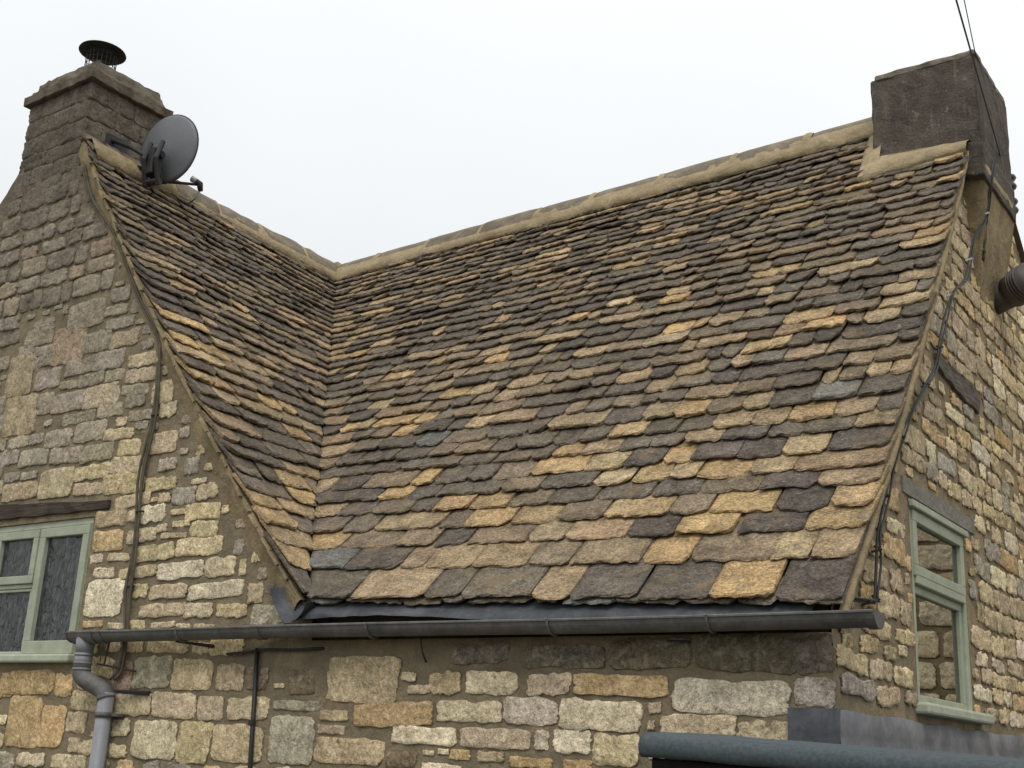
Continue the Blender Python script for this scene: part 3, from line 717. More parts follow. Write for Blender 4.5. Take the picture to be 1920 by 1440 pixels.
def rough(o_mb, amp, scale, seed):
    o_mb.v = [v + Vector((noise.noise(v * scale + Vector((seed, 0, 0))), noise.noise(v * scale + Vector((0, seed, 0))), noise.noise(v * scale + Vector((0, 0, seed))))) * amp for v in o_mb.v]
def roughbox(name, a, b, mat, parent, amp=.008, scale=9., seg=6, bev=.02, taper=None, seed=1., smooth=True):
    bm = bmesh.new(); bmesh.ops.create_cube(bm, size=1)
    c = [(a[i] + b[i]) / 2 for i in range(3)]; d = [abs(b[i] - a[i]) for i in range(3)]
    for v in bm.verts:
        v.co = Vector((c[i] + v.co[i] * d[i] for i in range(3)))
    bmesh.ops.bevel(bm, geom=list(bm.edges), offset=bev, segments=2, affect='EDGES')
    bmesh.ops.subdivide_edges(bm, edges=[e for e in bm.edges if e.calc_length() > .12], cuts=seg, use_grid_fill=True)
    if taper:
        for v in bm.verts: v.co = taper(v.co)
    bm.verts.index_update()
    m = MB(); m.add([v.co.copy() for v in bm.verts], [[v.index for v in f.verts] for f in bm.faces]); bm.free()
    rough(m, amp, scale, seed)
    return m.build(name, mat, parent, smooth)
roughbox('chimney_cornice', (CX0 - .038, CY0 - .042, 4.185), (CX1 + .042, CY1 + .04, 4.265), 'cap', stack, .016, 22, 14, .005, seed=3, smooth=False)
def tp(v):
    k = 1 - .13 * max(0, (v.z - 4.27)) / .12; cx, cy = (CX0 + CX1) / 2, (CY0 + CY1) / 2
    return Vector((cx + (v.x - cx) * k, cy + (v.y - cy) * k, v.z))
roughbox('flaunching', (CX0 - .005, CY0 - .01, 4.26), (CX1 + .01, CY1, 4.415), 'cap', stack, .017, 20, 11, .008, tp, 5, False)
cc = Vector((-6.30, .36, 4.74))
m = MB(); N_ = 32; prof = [(.0, .020), (.12, .014), (.186, -.004), (.190, -.012), (.183, -.014), (.10, -.006), (.0, -.004)]
for r, zz in prof:
    for k in range(N_): m.v.append(cc + Vector((math.cos(2 * math.pi * k / N_) * r, math.sin(2 * math.pi * k / N_) * r, zz)))
for j in range(len(prof) - 1):
    for k in range(N_): m.f.append([j * N_ + k, j * N_ + (k + 1) % N_, (j + 1) * N_ + (k + 1) % N_, (j + 1) * N_ + k])
cowl = m.build('chimney_cowl', 'iron', stack, True)
m = MB()
for k in range(22):
    a = 2 * math.pi * k / 22
    m.tube([cc + Vector((math.cos(a) * .125, math.sin(a) * .125, -.005)), cc + Vector((math.cos(a) * .118, math.sin(a) * .118, -.20))], .0035, 5)
for zz in (-.05, -.10, -.15):
    m.tube([cc + Vector((math.cos(2 * math.pi * k / 24) * .122, math.sin(2 * math.pi * k / 24) * .122, zz)) for k in range(25)], .003, 5)
m.build('cowl_cage', 'iron', cowl)
MB().tube([cc + Vector((0, 0, -.19)), cc + Vector((0, 0, -.40))], .115, 24).build('flue_pot', 'iron', stack, True)

# ------------------------------------------------------------------ rendered chimney on the main ridge
rc = roughbox('rendered_chimney', (-.615, 2.50, 3.02), (.075, 3.30, 3.84), 'render', house, .009, 13, 11, .008, seed=11, smooth=False)
roughbox('chimney_plinth', (-.63, 2.488, 3.0), (.082, 3.312, 3.245), 'render', rc, .008, 13, 10, .006, lambda v: v + Vector((0, 0, -.12 * (v.x + .3))), seed=12)
roughbox('chimney_lip', (-.585, 2.497, 3.825), (.078, 3.27, 3.872), 'renderlip', rc, .010, 18, 12, .006, seed=13, smooth=False)
roughbox('chimney_breast', (-.30, 2.52, 2.2), (.086, 3.315, 3.06), 'verge', house, .010, 12, 11, .008, lambda v: Vector((v.x - .20 * max(0, 3.05 - v.z) * (1 if v.x > -.05 else 0), v.y + (.25 * (3.06 - v.z) if v.y < 2.7 else 0), v.z)), seed=14)

# ------------------------------------------------------------------ mortar: verges, chimney fillets
def ribbon(name, secs, mat, parent, amp=.0, seed=0., scale=14.):
    nk = len(secs[0]); vs = [p for s in secs for p in s]
    fs = [[i * nk + k, i * nk + k + 1, (i + 1) * nk + k + 1, (i + 1) * nk + k] for i in range(len(secs) - 1) for k in range(nk - 1)]
    m = MB(); m.add(vs, fs)
    if amp: rough(m, amp, scale, seed)
    return m.build(name, mat, parent, True)
secs = []
nseg = 70
for i in range(nseg + 1):
    h = .0 + 2.50 * i / nseg; p, n = main_s(0, h); q = noise.noise(Vector((h * 9, 1, 1)))
    sl = Vector((0, -n.z, n.y)) ; dn = Vector((0, 0, -1))
    wdt = .085 + .03 * (h / 2.5) + .03 * q
    secs.append([Vector((-.03, p.y, p.z)) - n * .050, Vector((.004 + .006 * q, p.y, p.z)) - n * (.052 + .008 * q), Vector((.000, p.y, p.z)) - n * .085,
                 Vector((-.035, p.y, p.z)) - n * (.085 + wdt * .5), Vector((-.062, p.y, p.z)) - n * (.085 + wdt), Vector((-.085, p.y, p.z)) - n * (.10 + wdt * 1.05)])
ribbon('verge_mortar', secs, 'verge', house, .008, 2.)
secs = []
for i in range(nseg + 1):
    h = .03 + 2.74 * i / nseg; p, n = left_s(0, h); q = noise.noise(Vector((h * 9, 7, 1)))
    wdt = .075 + .02 * q
    secs.append([Vector((p.x, .06, p.z)) - n * .052, Vector((p.x, .014 - .005 * q, p.z)) - n * .052, Vector((p.x, .016, p.z)) - n * .08,
                 Vector((p.x, .030, p.z)) - n * (.085 + wdt * .5), Vector((p.x, .040, p.z)) - n * (.085 + wdt), Vector((p.x, .062, p.z)) - n * (.10 + wdt * 1.5)][::-1])
ribbon('verge_mortar', secs, 'verge', house, .007, 5.)
# undercloak chips bedded in the left verge
for i in range(34):
    h = .12 + 2.55 * i / 34 + rnd.uniform(-.02, .02); p, n = left_s(0, h); p2, _ = left_s(0, h + rnd.uniform(.05, .085))
    m = MB(); a = p - n * rnd.uniform(.060, .068); b = p2 - n * rnd.uniform(.060, .068)
    y0, y1 = -.005 + rnd.uniform(-.015, .008), .06
    m.add([(a.x, y0, a.z), (b.x, y0 + rnd.uniform(-.01, .01), b.z), (b.x, y1, b.z), (a.x, y1, a.z)] + [(q.x, yy, q.z) for q, yy in ((a + n * .014, y0), (b + n * .014, y0), (b + n * .014, y1), (a + n * .014, y1))],
          [[0, 3, 2, 1], [4, 5, 6, 7], [0, 1, 5, 4], [1, 2, 6, 5], [3, 0, 4, 7], [2, 3, 7, 6]])
    m.build('undercloak_slate', 'verge', roof2)
# fillet round the rendered chimney
secs = []
for i in range(25):
    x = -.675 + .685 * i / 24; q = noise.noise(Vector((x * 9, 3, 3)))
    ff = (x + .675) / .685; p0, n0 = main_s(x, 2.345 + .012 * q + .055 * ff); p1, n1 = main_s(x, 2.43)
    gg = min(1, max(0, (x + .675) / .06)); secs.append([p0 + n0 * -.03, p0 + n0 * (.014), p1 + n1 * (.026), Vector((x, 2.478, p1.z + .05 + (.055 - .045 * ff) * gg)), Vector((x, 2.56, p1.z + (.11 if gg < 1 else .13) - .05 * ff))])
ribbon('chimney_fillet', secs, 'ridge', house, .006, 7.)
secs = []
for i in range(13):
    h = 2.36 + .42 * i / 12
    p0, n0 = main_s(-.685 + .008 * noise.noise(Vector((h * 12, 0, 0))), h); p1, n1 = main_s(-.655, h)
    secs.append([p0 - n0 * .03, p0 + n0 * .014, p1 + n1 * .024, Vector((-.622, p1.y, p1.z + .06 * min(1, max(0, (h - 2.38) / .12)))), Vector((-.56, p1.y, p1.z + .08 * min(1, max(0, (h - 2.38) / .12))))])
ribbon('chimney_fillet', secs, 'ridge', house, .006, 9.)
# flashing of mortar along the stone stack
secs = []
for i in range(21):
    y = -.005 + .80 * i / 20; q = noise.noise(Vector((y * 8, 4, 4)))
    hb = 2.60 + .03 * q + .02 * y
    p0, n0 = left_s(y, hb); p1, n1 = left_s(y, 2.72)
    secs.append([p0 + n0 * .0, p0 + n0 * .026, p1 + n1 * .036, Vector((-5.86, y, 3.60 + .05)), Vector((-5.90, y, 3.67))][::-1])
ribbon('chimney_fillet', secs, 'verge', house, .007, 3.)

# ------------------------------------------------------------------ ridges
def ridge(start, end, n, side, seed, name):
    start, end = Vector(start), Vector(end); d = (end - start); ax = d.normalized()
    s = Vector(side).normalized(); upv = Vector((0, 0, 1)); rr = random.Random(seed)
    prof = [(-.125, -.150), (-.118, -.105), (-.070, -.030), (-.030, .014), (0, .022), (.030, .014), (.070, -.030), (.118, -.105), (.125, -.150)]
    cuts = [0]
    for i in range(n): cuts.append(cuts[-1] + rr.uniform(.85, 1.15))
    cuts = [c / cuts[-1] for c in cuts]
    bedd = None
    secs = []                                             # mortar skirt each side
    for sgn in (-1, 1):
        secs = []
        ns = int(d.length / .05)
        for i in range(ns + 1):
            p = start + d * i / ns; q = noise.noise(Vector((i * .31, seed, sgn))); q2 = noise.noise(Vector((i * .12, seed + 3, sgn)))
            o = [(.085, -.058), (.128, -.122), (.165 + .014 * q + .014 * q2, -.20 - .020 * q - .02 * q2), (.150, -.222)]
            secs.append([p + s * (sgn * a) + upv * b for a, b in (o if sgn < 0 else o[::-1])])
        r_ = ribbon('ridge_bedding', secs, 'ridge', house, .005, seed + sgn)
        bedd = bedd or r_
    for i in range(n):
        a, b = cuts[i], cuts[i + 1]; g = .018 / d.length
        dz = rr.uniform(-.008, .008); k = rr.uniform(.94, 1.06); ds = rr.uniform(-.008, .008)
        m = MB(); ns = 7; np_ = len(prof)
        for j in range(ns + 1):
            f = j / ns; p = start + d * (a + g + (b - a - 2 * g) * f)
            e = .985 if j in (0, ns) else 1.
            for (x, z) in prof:
                w = .008 * noise.noise(Vector((f * 3 + i * 7, x * 20, seed)))
                m.v.append(p + s * (x * k * e + ds + w) + upv * (z * e + dz + w - .004 * (j in (0, ns))))
        for j in range(ns):
            for q in range(np_ - 1): m.f.append([j * np_ + q, j * np_ + q + 1, (j + 1) * np_ + q + 1, (j + 1) * np_ + q])
        m.f += [list(range(np_))[::-1], [ns * np_ + q for q in range(np_)]]
        m.build('ridge_stone', 'ridgestone', bedd, True)
        if i:
            m = MB()
            for j, o in enumerate((-.034, -.014, .014, .034)):
                p = start + d * a + ax * (o + rr.uniform(-.006, .006)); e = 1.01 if j in (1, 2) else .98
                for (x, z) in prof: m.v.append(p + s * (x * e) + upv * (z + (.004 if j in (1, 2) else -.006) + .004 * noise.noise(Vector((x * 30, i, j)))))
            for j in range(3):
                for q in range(np_ - 1): m.f.append([j * np_ + q, j * np_ + q + 1, (j + 1) * np_ + q + 1, (j + 1) * np_ + q])
            m.build('ridge_joint', 'ridge', bedd, True)
ridge((-L - R + .03, R, zr0 + .02), (-.60, R, zp(R, -.6) + .02), 9, (0, 1, 0), 21, 'a')
ridge((-L - R, .78, zr0 + GR * .72 + .02), (-L - R, R - .03, zr0 + .02), 4, (1, 0, 0), 33, 'b')
roughbox('ridge_junction', (-L - R - .10, R - .09, zr0 - .10), (-L - R + .10, R + .10, zr0 + .055), 'ridge', house, .012, 10, 3, .04, seed=17)
# ------------------------------------------------------------------ lead, gutter, downpipe
secs = []
for i in range(91):
    x = -3.06 + 2.92 * i / 90; ze = EL * (-x / L)
    lift = max(0, min(1, (-x - 1.15) / 1.2)); wv = noise.noise(Vector((x * 2.6, 0, 0))) * .012 + noise.noise(Vector((x * 7, 2, 0))) * .006
    zb = -.085 + lift * (.070 + wv)
    yb = -.045 - .02 * noise.noise(Vector((x * 3, 5, 0)))
    secs.append([Vector((x, .13, ze + .06)), Vector((x, .01, ze - .050)), Vector((x, -.012, ze - .062)), Vector((x, -.035 + wv * .3, (ze - .062) * .5 + zb * .5)), Vector((x, yb, zb))][::-1])
ribbon('lead_apron', secs, 'lead', house, .003, 3., 9.)
# lead chute where the valley empties
secs = []
for i in range(17):
    a = math.pi * (.02 + .96 * i / 16)
    tall = .09 * max(0, math.cos(a)); secs.append([Vector((-3.075 - .135 * math.cos(a) * k, -.075 + (.10 if j else 0) * 1.5 * (1 - .3 * math.sin(a)), zt + tall - .105 * math.sin(a) * k)) for j, (k, zt) in enumerate(((1.02, .065), (1.0, .10), (.92, .16)))])
ribbon('lead_chute', secs, 'lead', house, .006, 4., 12.)
box('eaves_lining', (-3.20, WY + .03, -.16), (-2.9, WY + .10, .12), 'timber', house)
GYc, GZr, GR_ = -.060, -.066, .058
def gprof(r, n=14): return [(math.cos(math.pi * k / n) * r, -math.sin(math.pi * k / n) * r) for k in range(n + 1)]
def gutter_run(name, x0, x1, r, mat, parent, lip=True, n=2):
    pr = [(r + .006, .003), (r + .006, -.004)] + gprof(r) + [(-r - .006, -.004), (-r - .006, .003)] if lip else gprof(r)
    inn = [(a * .94, b * .94 + .004) for a, b in pr[::-1]]
    pr = pr + inn; npf = len(pr); m = MB()
    for j in range(n + 1):
        x = x0 + (x1 - x0) * j / n; dz = .010 * math.sin(x * 1.7) * .3
        for a, b in pr: m.v.append(Vector((x, GYc + a, GZr + b + dz)))
    for j in range(n):
        for q in range(npf): m.f.append([j * npf + q, (j + 1) * npf + q, (j + 1) * npf + (q + 1) % npf, j * npf + (q + 1) % npf])
    m.f += [list(range(npf)), [n * npf + q for q in range(npf)][::-1]]
    return m.build(name, mat, parent)
gut = gutter_run('gutter', -4.93, .160, GR_, 'pvcdirty', house, True, 24)
gut['label'] = 'long grimy grey half-round gutter under the eaves'
for x, w in ((-3.26, .05), (-4.62, .05), (.143, .035)): gutter_run('gutter_union', x - w / 2, x + w / 2, GR_ + .007, 'pvcdirty', gut)
m = MB(); fan = [(0, .004)] + [(a * 1.1, b * 1.1) for a, b in gprof(GR_)]
for x in (.161, .166):
    for a, b in fan: m.v.append(Vector((x, GYc + a, GZr + b)))
nf = len(fan); m.f = [list(range(nf))[::-1], [nf + i for i in range(nf)]] + [[i, (i + 1) % nf, nf + (i + 1) % nf, nf + i] for i in range(nf)]
m.build('end_cap', 'pvcdirty', gut)
m = MB()
for x in (-4.928, -4.935):
    for a, b in fan: m.v.append(Vector((x, GYc + a, GZr + b)))
m.f = [list(range(nf)), [nf + i for i in range(nf)][::-1]] + [[i, nf + i, nf + (i + 1) % nf, (i + 1) % nf] for i in range(nf)]
m.build('end_cap', 'pvcdirty', gut)
gutter_run('outlet', -4.90, -4.68, GR_ + .010, 'pvcdirty', gut)
for x in (-3.9, -2.45, -1.35, -.55):
    m = MB(); m.tube([(x, GYc - GR_ - .012, GZr + .004)] + [(x, GYc + a * 1.12, GZr + b * 1.12) for a, b in gprof(GR_, 8)[::-1]] + [(x, WY - .01, GZr + .0)], .006, 6)
    m.build('gutter_bracket', 'pvcdirty', gut)
px, py = -4.80, GYc
dp = MB().tube([(-4.585, -.015, -.42), (-4.585, -.015, GROUND_Z + .05)], .047, 20).build('downpipe', 'pvc', house, True)
dp['label'] = 'pale grey plastic downpipe with an offset bend at its top'
MB().tube([(px, py, -.10), (px, py, -.20)], [.062, .050], 20).build('outlet_spigot', 'pvc', dp, True)
MB().tube([(px, py, -.19), (px, py, -.285)], .053, 20).build('pipe_socket', 'pvc', dp, True)
for zz in (-.195, -.245, -.282): MB().tube([(px, py, zz), (px, py, zz - .012)], .0565, 20).build('socket_ring', 'pvc', dp, True)
bend = [(px, py, -.28), (px + .004, py, -.315), (px + .03, py + .008, -.345), (px + .10, py + .022, -.375), (px + .165, py + .036, -.402), (px + .20, py + .043, -.425), (px + .215, py + .045, -.46)]
MB().tube(spline(bend, 4), .053, 20).build('offset_bend', 'pvcdirty', dp, True)
MB().tube([(-4.585, -.015, -.535), (-4.585, -.015, -.565)], .0535, 20).build('pipe_clip', 'pvcdirty', dp, True)
box('pipe_clip', (-4.59, -.005, -.56), (-4.47, .045, -.54), 'pvcdirty', dp)
MB().tube([(-4.623, -.02, -.11), (-4.645, -.02, -.259)], .006, 6).build('iron_stay', 'rust', house)
MB().tube([(-4.725, -.01, -.251), (-4.405, .03, -.292)], .006, 6).build('iron_stay', 'rust', house)
MB().tube([(-3.976, -.05, -.128), (-3.739, .03, -.151)], [.006, .011], 6).build('iron_spike', 'rust', house)
MB().tube([(-4.51, .0, -.413), (-4.26, .04, -.418)], [.012, .015], 6).build('iron_spike', 'black', house)
MB().tube([(-2.176, -.02, -.11), (-2.168, .0, -.20), (-2.165, .03, -.243)], [.004, .005, .006], 6).build('drip_bracket', 'iron', house)
MB().tube([(-.80, .0, -.155), (-.70, .03, -.158)], .005, 6).build('drip_bracket', 'iron', house)

# ------------------------------------------------------------------ front window
def bar(parent, name, mat, axis, u0, u1, z0, z1, q0, q1, bev=.005):
    if axis == 'x': return box(name, (u0, WY + q0, z0), (u1, WY + q1, z1), mat, parent, bev)
    return box(name, (GX - q1, u0, z0), (GX - q0, u1, z1), mat, parent, bev)
def framed(parent, axis, u0, u1, z0, z1, wd, q0, q1, mat, name='casement', glass='glass', bottom=None):
    m = MB(); bt = bottom or wd
    def bx(a, b, c, d):
        if axis == 'x': m.box((a, WY + q0, c), (b, WY + q1, d), .005)
        else: m.box((GX - q1, a, c), (GX - q0, b, d), .005)
    bx(u0, u1, z0, z0 + bt); bx(u0, u1, z1 - wd, z1); bx(u0, u0 + wd, z0 + bt - .001, z1 - wd + .001); bx(u1 - wd, u1, z0 + bt - .001, z1 - wd + .001)
    m.build(name, mat, parent)
    qm = (q0 * .4 + q1 * .6)
    bar(parent, 'pane', glass, axis, u0 + wd - .003, u1 - wd + .003, z0 + bt - .003, z1 - wd + .003, qm, qm + .006, 0)
x0, x1, z0, z1 = LW
win = MB().box((x0, WY + .012, z1 - .045), (x1, WY + .10, z1 - .001), .005).build('window', 'sagepale', house)
win['label'] = 'sage green casement window with rippled glass in the front wall'
bar(win, 'frame_post', 'sagepale', 'x', x1 - .032, x1 - .001, z0 + .012, z1 - .046, .012, .10)
bar(win, 'frame_post', 'sagepale', 'x', x0 + .001, x0 + .045, z0 + .012, z1 - .046, .012, .10)
bar(win, 'mullion', 'sage', 'x', -5.645, -5.60, z0 + .03, z1 - .046, .014, .09)
framed(win, 'x', -5.612, x1 - .030, z0 + .022, z1 - .050, .062, -.006, .05, 'sage', glass='obscure', bottom=.085)
framed(win, 'x', x0 + .04, -5.632, .285, z1 - .050, .055, -.004, .05, 'sage', glass='obscure')
bar(win, 'transom', 'sagepale', 'x', x0 + .046, -5.646, .255, .284, .012, .09)
framed(win, 'x', x0 + .046, -5.646, z0 + .022, .254, .02, .02, .06, 'sagepale', 'fixed_light', 'obscure')
bar(win, 'sill', 'sagepale', 'x', x0 - .04, x1 + .015, z0 - .035, z0 + .018, -.06, .10, .012)
roughbox('timber_lintel', (-6.30, WY - .016, .735), (-4.90, WY + .09, .795), 'timber', house, .012, 14, 12, .004, lambda v: v + Vector((0, 0, .055 * max(0, (-v.x - 5.0)) * (1 if v.z > .77 else .15))), 21, False)

# ------------------------------------------------------------------ end-gable window
y0, y1, z0, z1 = RW
rw = bar(house, 'window', 'sage', 'y', y0, y1, z1 - .05, z1 - .001, -.006, .08)
rw['label'] = 'sage green window with a top light in the end gable'
bar(rw, 'drip_mould', 'sage', 'y', y0 - .01, y1 + .02, z1 - .045, z1 - .010, -.030, -.007)
bar(rw, 'frame_post', 'sage', 'y', y0, y0 + .05, z0 + .03, z1 - .051, .0, .08)
bar(rw, 'frame_post', 'sage', 'y', y1 - .05, y1, z0 + .03, z1 - .051, .0, .08)
bar(rw, 'transom', 'sage', 'y', y0 + .051, y1 - .051, .225, .275, -.012, .08)
framed(rw, 'y', y0 + .035, y1 - .035, .262, z1 - .052, .055, -.012, .03, 'sage', 'top_casement')
framed(rw, 'y', y0 + .051, y1 - .051, z0 + .03, .224, .04, .015, .05, 'sage', 'fixed_light')
bar(rw, 'sill', 'sagepale', 'y', y0 - .03, y1 + .17, z0 - .022, z0 + .030, -.065, .08, .012)
roughbox('concrete_lintel', (GX - .09, 1.03, .648), (GX + .010, 2.29, .735), 'concrete', house, .003, 9, 6, .003, seed=31, smooth=False)
roughbox('weathered_beam', (GX - .08, 1.70, 1.43), (GX + .020, 2.54, 1.565), 'greytimber', house, .012, 14, 9, .004, lambda v: v + Vector((.0, 0, (.055 if v.z < 1.5 else 0) * max(0, 2.2 - v.y) / .5)), 23, False)
# lead soakers at the foot of the corner, and the lean-to roof they seal
secs = []
for i in range(41):
    y = WY - .016 + 3.4 * i / 40; q = .010 * noise.noise(Vector((y * 3, 0, 6)))
    secs.append([Vector((GX + .09 + q, y, -.66)), Vector((GX + .035 + q, y, -.60)), Vector((GX + .026 + q, y, -.52)), Vector((GX + .022 + q * .5, y, -.432 + q)), Vector((GX - .01, y, -.425 + q))])
fl = ribbon('lead_flashing', secs, 'leadpale', house, .003, 8., 8.)
secs = []
for i in range(7):
    x = -.262 + .222 * i / 6
    secs.append([Vector((x, WY + .01, -.424)), Vector((x, WY - .016, -.428)), Vector((x, WY - .019, -.52)), Vector((x, WY - .035, -.66))])
ribbon('lead_flashing', secs, 'lead', house, .002, 9., 8.)
m = MB().box((-.30, -.05, -.74), (1.3, WY + 3.3, -.67), .006)
lt = thing('lean_to', 'low lean-to with lead-edged felt roof against the end gable', 'lean-to', (.55, 1.6, GROUND_Z))
m.build('roof_slab', 'felt', lt)
for a, b in (((.0, .02, GROUND_Z), (1.2, .08, -.745)), ((1.14, .09, GROUND_Z), (1.2, 3.25, -.745))): box('wall', a, b, 'shed', lt)

# ------------------------------------------------------------------ satellite dish
dc = Vector((-5.50, .556, 3.723)); dn = Vector((-.25, .965, .03)).normalized()
dish = thing('satellite_dish', 'grey satellite dish on a black bracket beside the stone chimney', 'satellite dish', dc - dn * .12)
ea = dn.cross(Vector((0, 0, 1))).normalized(); eb = ea.cross(dn).normalized()
m = MB(); N_ = 40; rings = [0, .25, .5, .75, .92, 1.0]
for back in (0, 1):
    for r in rings:
        for k in range(N_):
            a = 2 * math.pi * k / N_
            m.v.append(dc + (ea * math.cos(a) * .262 + eb * math.sin(a) * .288) * r + dn * (.055 * (r * r - 1) - (.010 if back else 0)))
nr_ = len(rings)
for j in range(nr_ - 1):
    for k in range(N_):
        q = [j * N_ + k, (j + 1) * N_ + k, (j + 1) * N_ + (k + 1) % N_, j * N_ + (k + 1) % N_]
        m.f.append(q); m.f.append([i + nr_ * N_ for i in q[::-1]])
for k in range(N_):
    a = (nr_ - 1) * N_; m.f.append([a + k, a + nr_ * N_ + k, a + nr_ * N_ + (k + 1) % N_, a + (k + 1) % N_])
m.build('reflector', 'dish', dish, True)
MB().tube([dc + (ea * math.cos(2 * math.pi * k / 40) * .264 + eb * math.sin(2 * math.pi * k / 40) * .290) - dn * .004 for k in range(41)], .006, 6, False).build('rim', 'iron', dish, True)
bk = Vector((-5.474, 0.418, 3.548))
m = MB()
for dy in (-.055, .055):
    m.tube([bk + ea * dy + eb * .16, bk + ea * dy - dn * .06, bk + ea * dy - eb * .20], .020, 8)
m.tube([bk - ea * .07 + eb * .05, bk + ea * .07 + eb * .05], .03, 10); m.tube([bk - ea * .07 - eb * .17, bk + ea * .07 - eb * .17], .028, 10)
m.box(bk - Vector((.06, .05, .12)), bk + Vector((.04, .05, .10)), .01)
m.build('bracket', 'black', dish)
m = MB(); wa = Vector((CX1 - .005, .30, 3.79)); wb = Vector((CX1 - .005, .42, 3.62))
m.tube([wa, (wa + bk) / 2 + Vector((0, -.02, .02)), bk], .019, 8); m.tube([wb, bk - Vector((0, 0, .06))], .017, 8)
m.box(wa - Vector((.008, .06, .20)), wa + Vector((.012, .14, .04)), .003)
m.build('wall_mount', 'black', dish)
arm0, arm1 = Vector((-5.509, 0.546, 3.446)), Vector((-5.453, 0.816, 3.521))
MB().tube([arm0, arm0.lerp(arm1, .55), arm1], [.016, .012, .012], 8).build('feed_arm', 'iron', dish, True)
lb = MB().tube([arm1 + Vector((-.01, 0, .035)), arm1 + Vector((.03, .01, .0)), arm1 + Vector((.035, .02, -.055))], [.020, .026, .020], 10).build('receiver', 'iron', dish, True)
MB().tube([arm1 + Vector((-.035, -.02, .050)), arm1 + Vector((.002, 0, .028))], [.027, .022], 12).build('receiver_cap', 'white', lb, True)
MB().tube(spline([arm1 + Vector((.03, .02, -.055)), (-5.22, .64, 3.27), (-5.40, .70, 3.30), (-5.54, .66, 3.40)], 6), .005, 6).build('feed_cable', 'cable', dish, True)

# ------------------------------------------------------------------ cables, wires, insulators
VC = [(0.087, 2.738, 3.171), (0.082, 2.668, 3.027), (0.033, 2.672, 2.778), (-0.015, 2.511, 2.542), (-0.033, 2.335, 2.232), (-0.033, 2.014, 2.011), (-0.033, 1.75, 1.705), (-0.033, 1.621, 1.48), (-0.033, 1.392, 1.29), (-0.033, 1.046, 1.007), (-0.033, 0.856, 0.801), (-0.033, 0.673, 0.557), (-0.033, 0.549, 0.363), (-0.033, 0.51, 0.213), (-0.033, 0.471, 0.058), (-0.033, 0.449, 0.042), (-0.033, 0.282, 0.028), (-0.033, 0.094, 0.016)]
gc = thing('wall_cable', 'grey twin cable clipped down the end gable beside the verge', 'cable', (-.03, .5, .05))
MB().tube(spline(VC, 7), .0070, 8).build('strand', 'cable', gc, True)
MB().tube([p + Vector((.012, .016 + .012 * math.sin(i * .5), .010)) for i, p in enumerate(spline(VC, 7))], .0055, 8).build('strand', 'cable', gc, True)
for p in spline(VC, 2)[4:-3:3]: MB().tube([p + Vector((-.02, -.016, -.012)), p + Vector((.020, .0, .0)), p + Vector((-.02, .03, .02))], .006, 6).build('clip', 'white' if p.z > 1.6 else 'cable', gc)
LC = [(-5.80, .022, 3.43), (-5.637, .03, 3.124), (-5.274, .024, 2.746), (-4.893, .024, 2.189), (-4.636, .024, 1.878), (-4.571, .024, 1.683), (-4.551, .024, 1.318), (-4.585, .024, .968),
      (-4.569, .024, .69), (-4.564, .024, .419), (-4.558, .024, .22), (-4.527, .024, -.041), (-4.54, .022, -.265), (-4.583, .02, -.344)]
lcb = thing('wall_cable', 'bundle of thin dark cables hanging beside the front window', 'cable', LC[-1])
for j, (dx, dy, am) in enumerate(((0, 0, 0), (.017, -.004, .010), (-.016, -.006, .014))):
    pts = [p + Vector((dx + am * math.sin(i * .35 + j), dy, 0)) for i, p in enumerate(spline(LC, 6))]
    MB().tube(pts if j < 2 else pts[30:], .0085, 7).build('strand', 'oldcable', lcb, True)
for zc in (1.3, .69, .22): 
    q = min(spline(LC, 6), key=lambda p: abs(p.z - zc)); MB().tube([q + Vector((-.035, .012, 0)), q + Vector((0, -.02, 0)), q + Vector((.035, .012, .004))], .006, 6).build('clip', 'black', lcb)
bp = thing('black_pipe', 'thin black vertical pipe on the wall below the gutter', 'pipe', (-3.33, .03, GROUND_Z))
MB().tube([(-3.372, .025, -.165), (-3.333, .025, -.80), (-3.27, .025, GROUND_Z)], .013, 8).build('tube', 'black', bp, True)
MB().tube([(-3.355, .02, -.55), (-3.35, .02, -.575)], .018, 8).build('clip', 'black', bp)
hc = MB().tube(spline([(-3.62, .03, -.195), (-3.45, .025, -.185), (-3.303, .022, -.172), (-3.10, .022, -.176), (-2.92, .03, -.170), (-2.86, .09, -.165)], 6), .008, 7).build('eaves_cable', 'black', None, True)
tag(hc, 'black cable running level under the gutter on the front wall', 'cable')
ib = thing('insulator_bracket', 'steel bracket carrying brown insulators high on the end gable', 'bracket', (-.05, 3.75, 3.40))
box('arm', (-.10, 3.62, 3.385), (-.045, 3.80, 3.435), 'steel', ib)
box('strap', (GX - .02, 3.30, 3.395), (-.052, 3.62, 3.425), 'steel', ib)
for zc in (3.50, 3.31):
    m = MB(); m.tube([(-.05, 3.80, zc + dz) for dz in (-.062, -.052, -.034, -.018, 0, .018, .034, .052, .062)], [.022, .044, .052, .044, .030, .044, .052, .044, .022], 14)
    m.build('insulator', 'ceramic', ib, True)
    MB().tube([(-.05, 3.80, zc - .075), (-.05, 3.80, zc + .075)], .010, 8).build('bolt', 'steel', ib)
A1 = Vector((.03, 3.25, 3.30)); Q1 = Vector((1.11, -2.101, 1.169))
far1 = A1 + (Q1 - A1) * 1.32
def wire(a, b, r, sag, label):
    a, b = Vector(a), Vector(b)
    pts = [a.lerp(b, i / 24) - Vector((0, 0, sag * 4 * (i / 24) * (1 - i / 24))) for i in range(25)]
    o = MB().tube(pts, r, 6).build('overhead_wire', 'wire', None, True); tag(o, label, 'wire'); return o
A2 = Vector((-.05, 3.84, 3.52)); Q2 = Vector((-1.216, 7.894, 7.863))
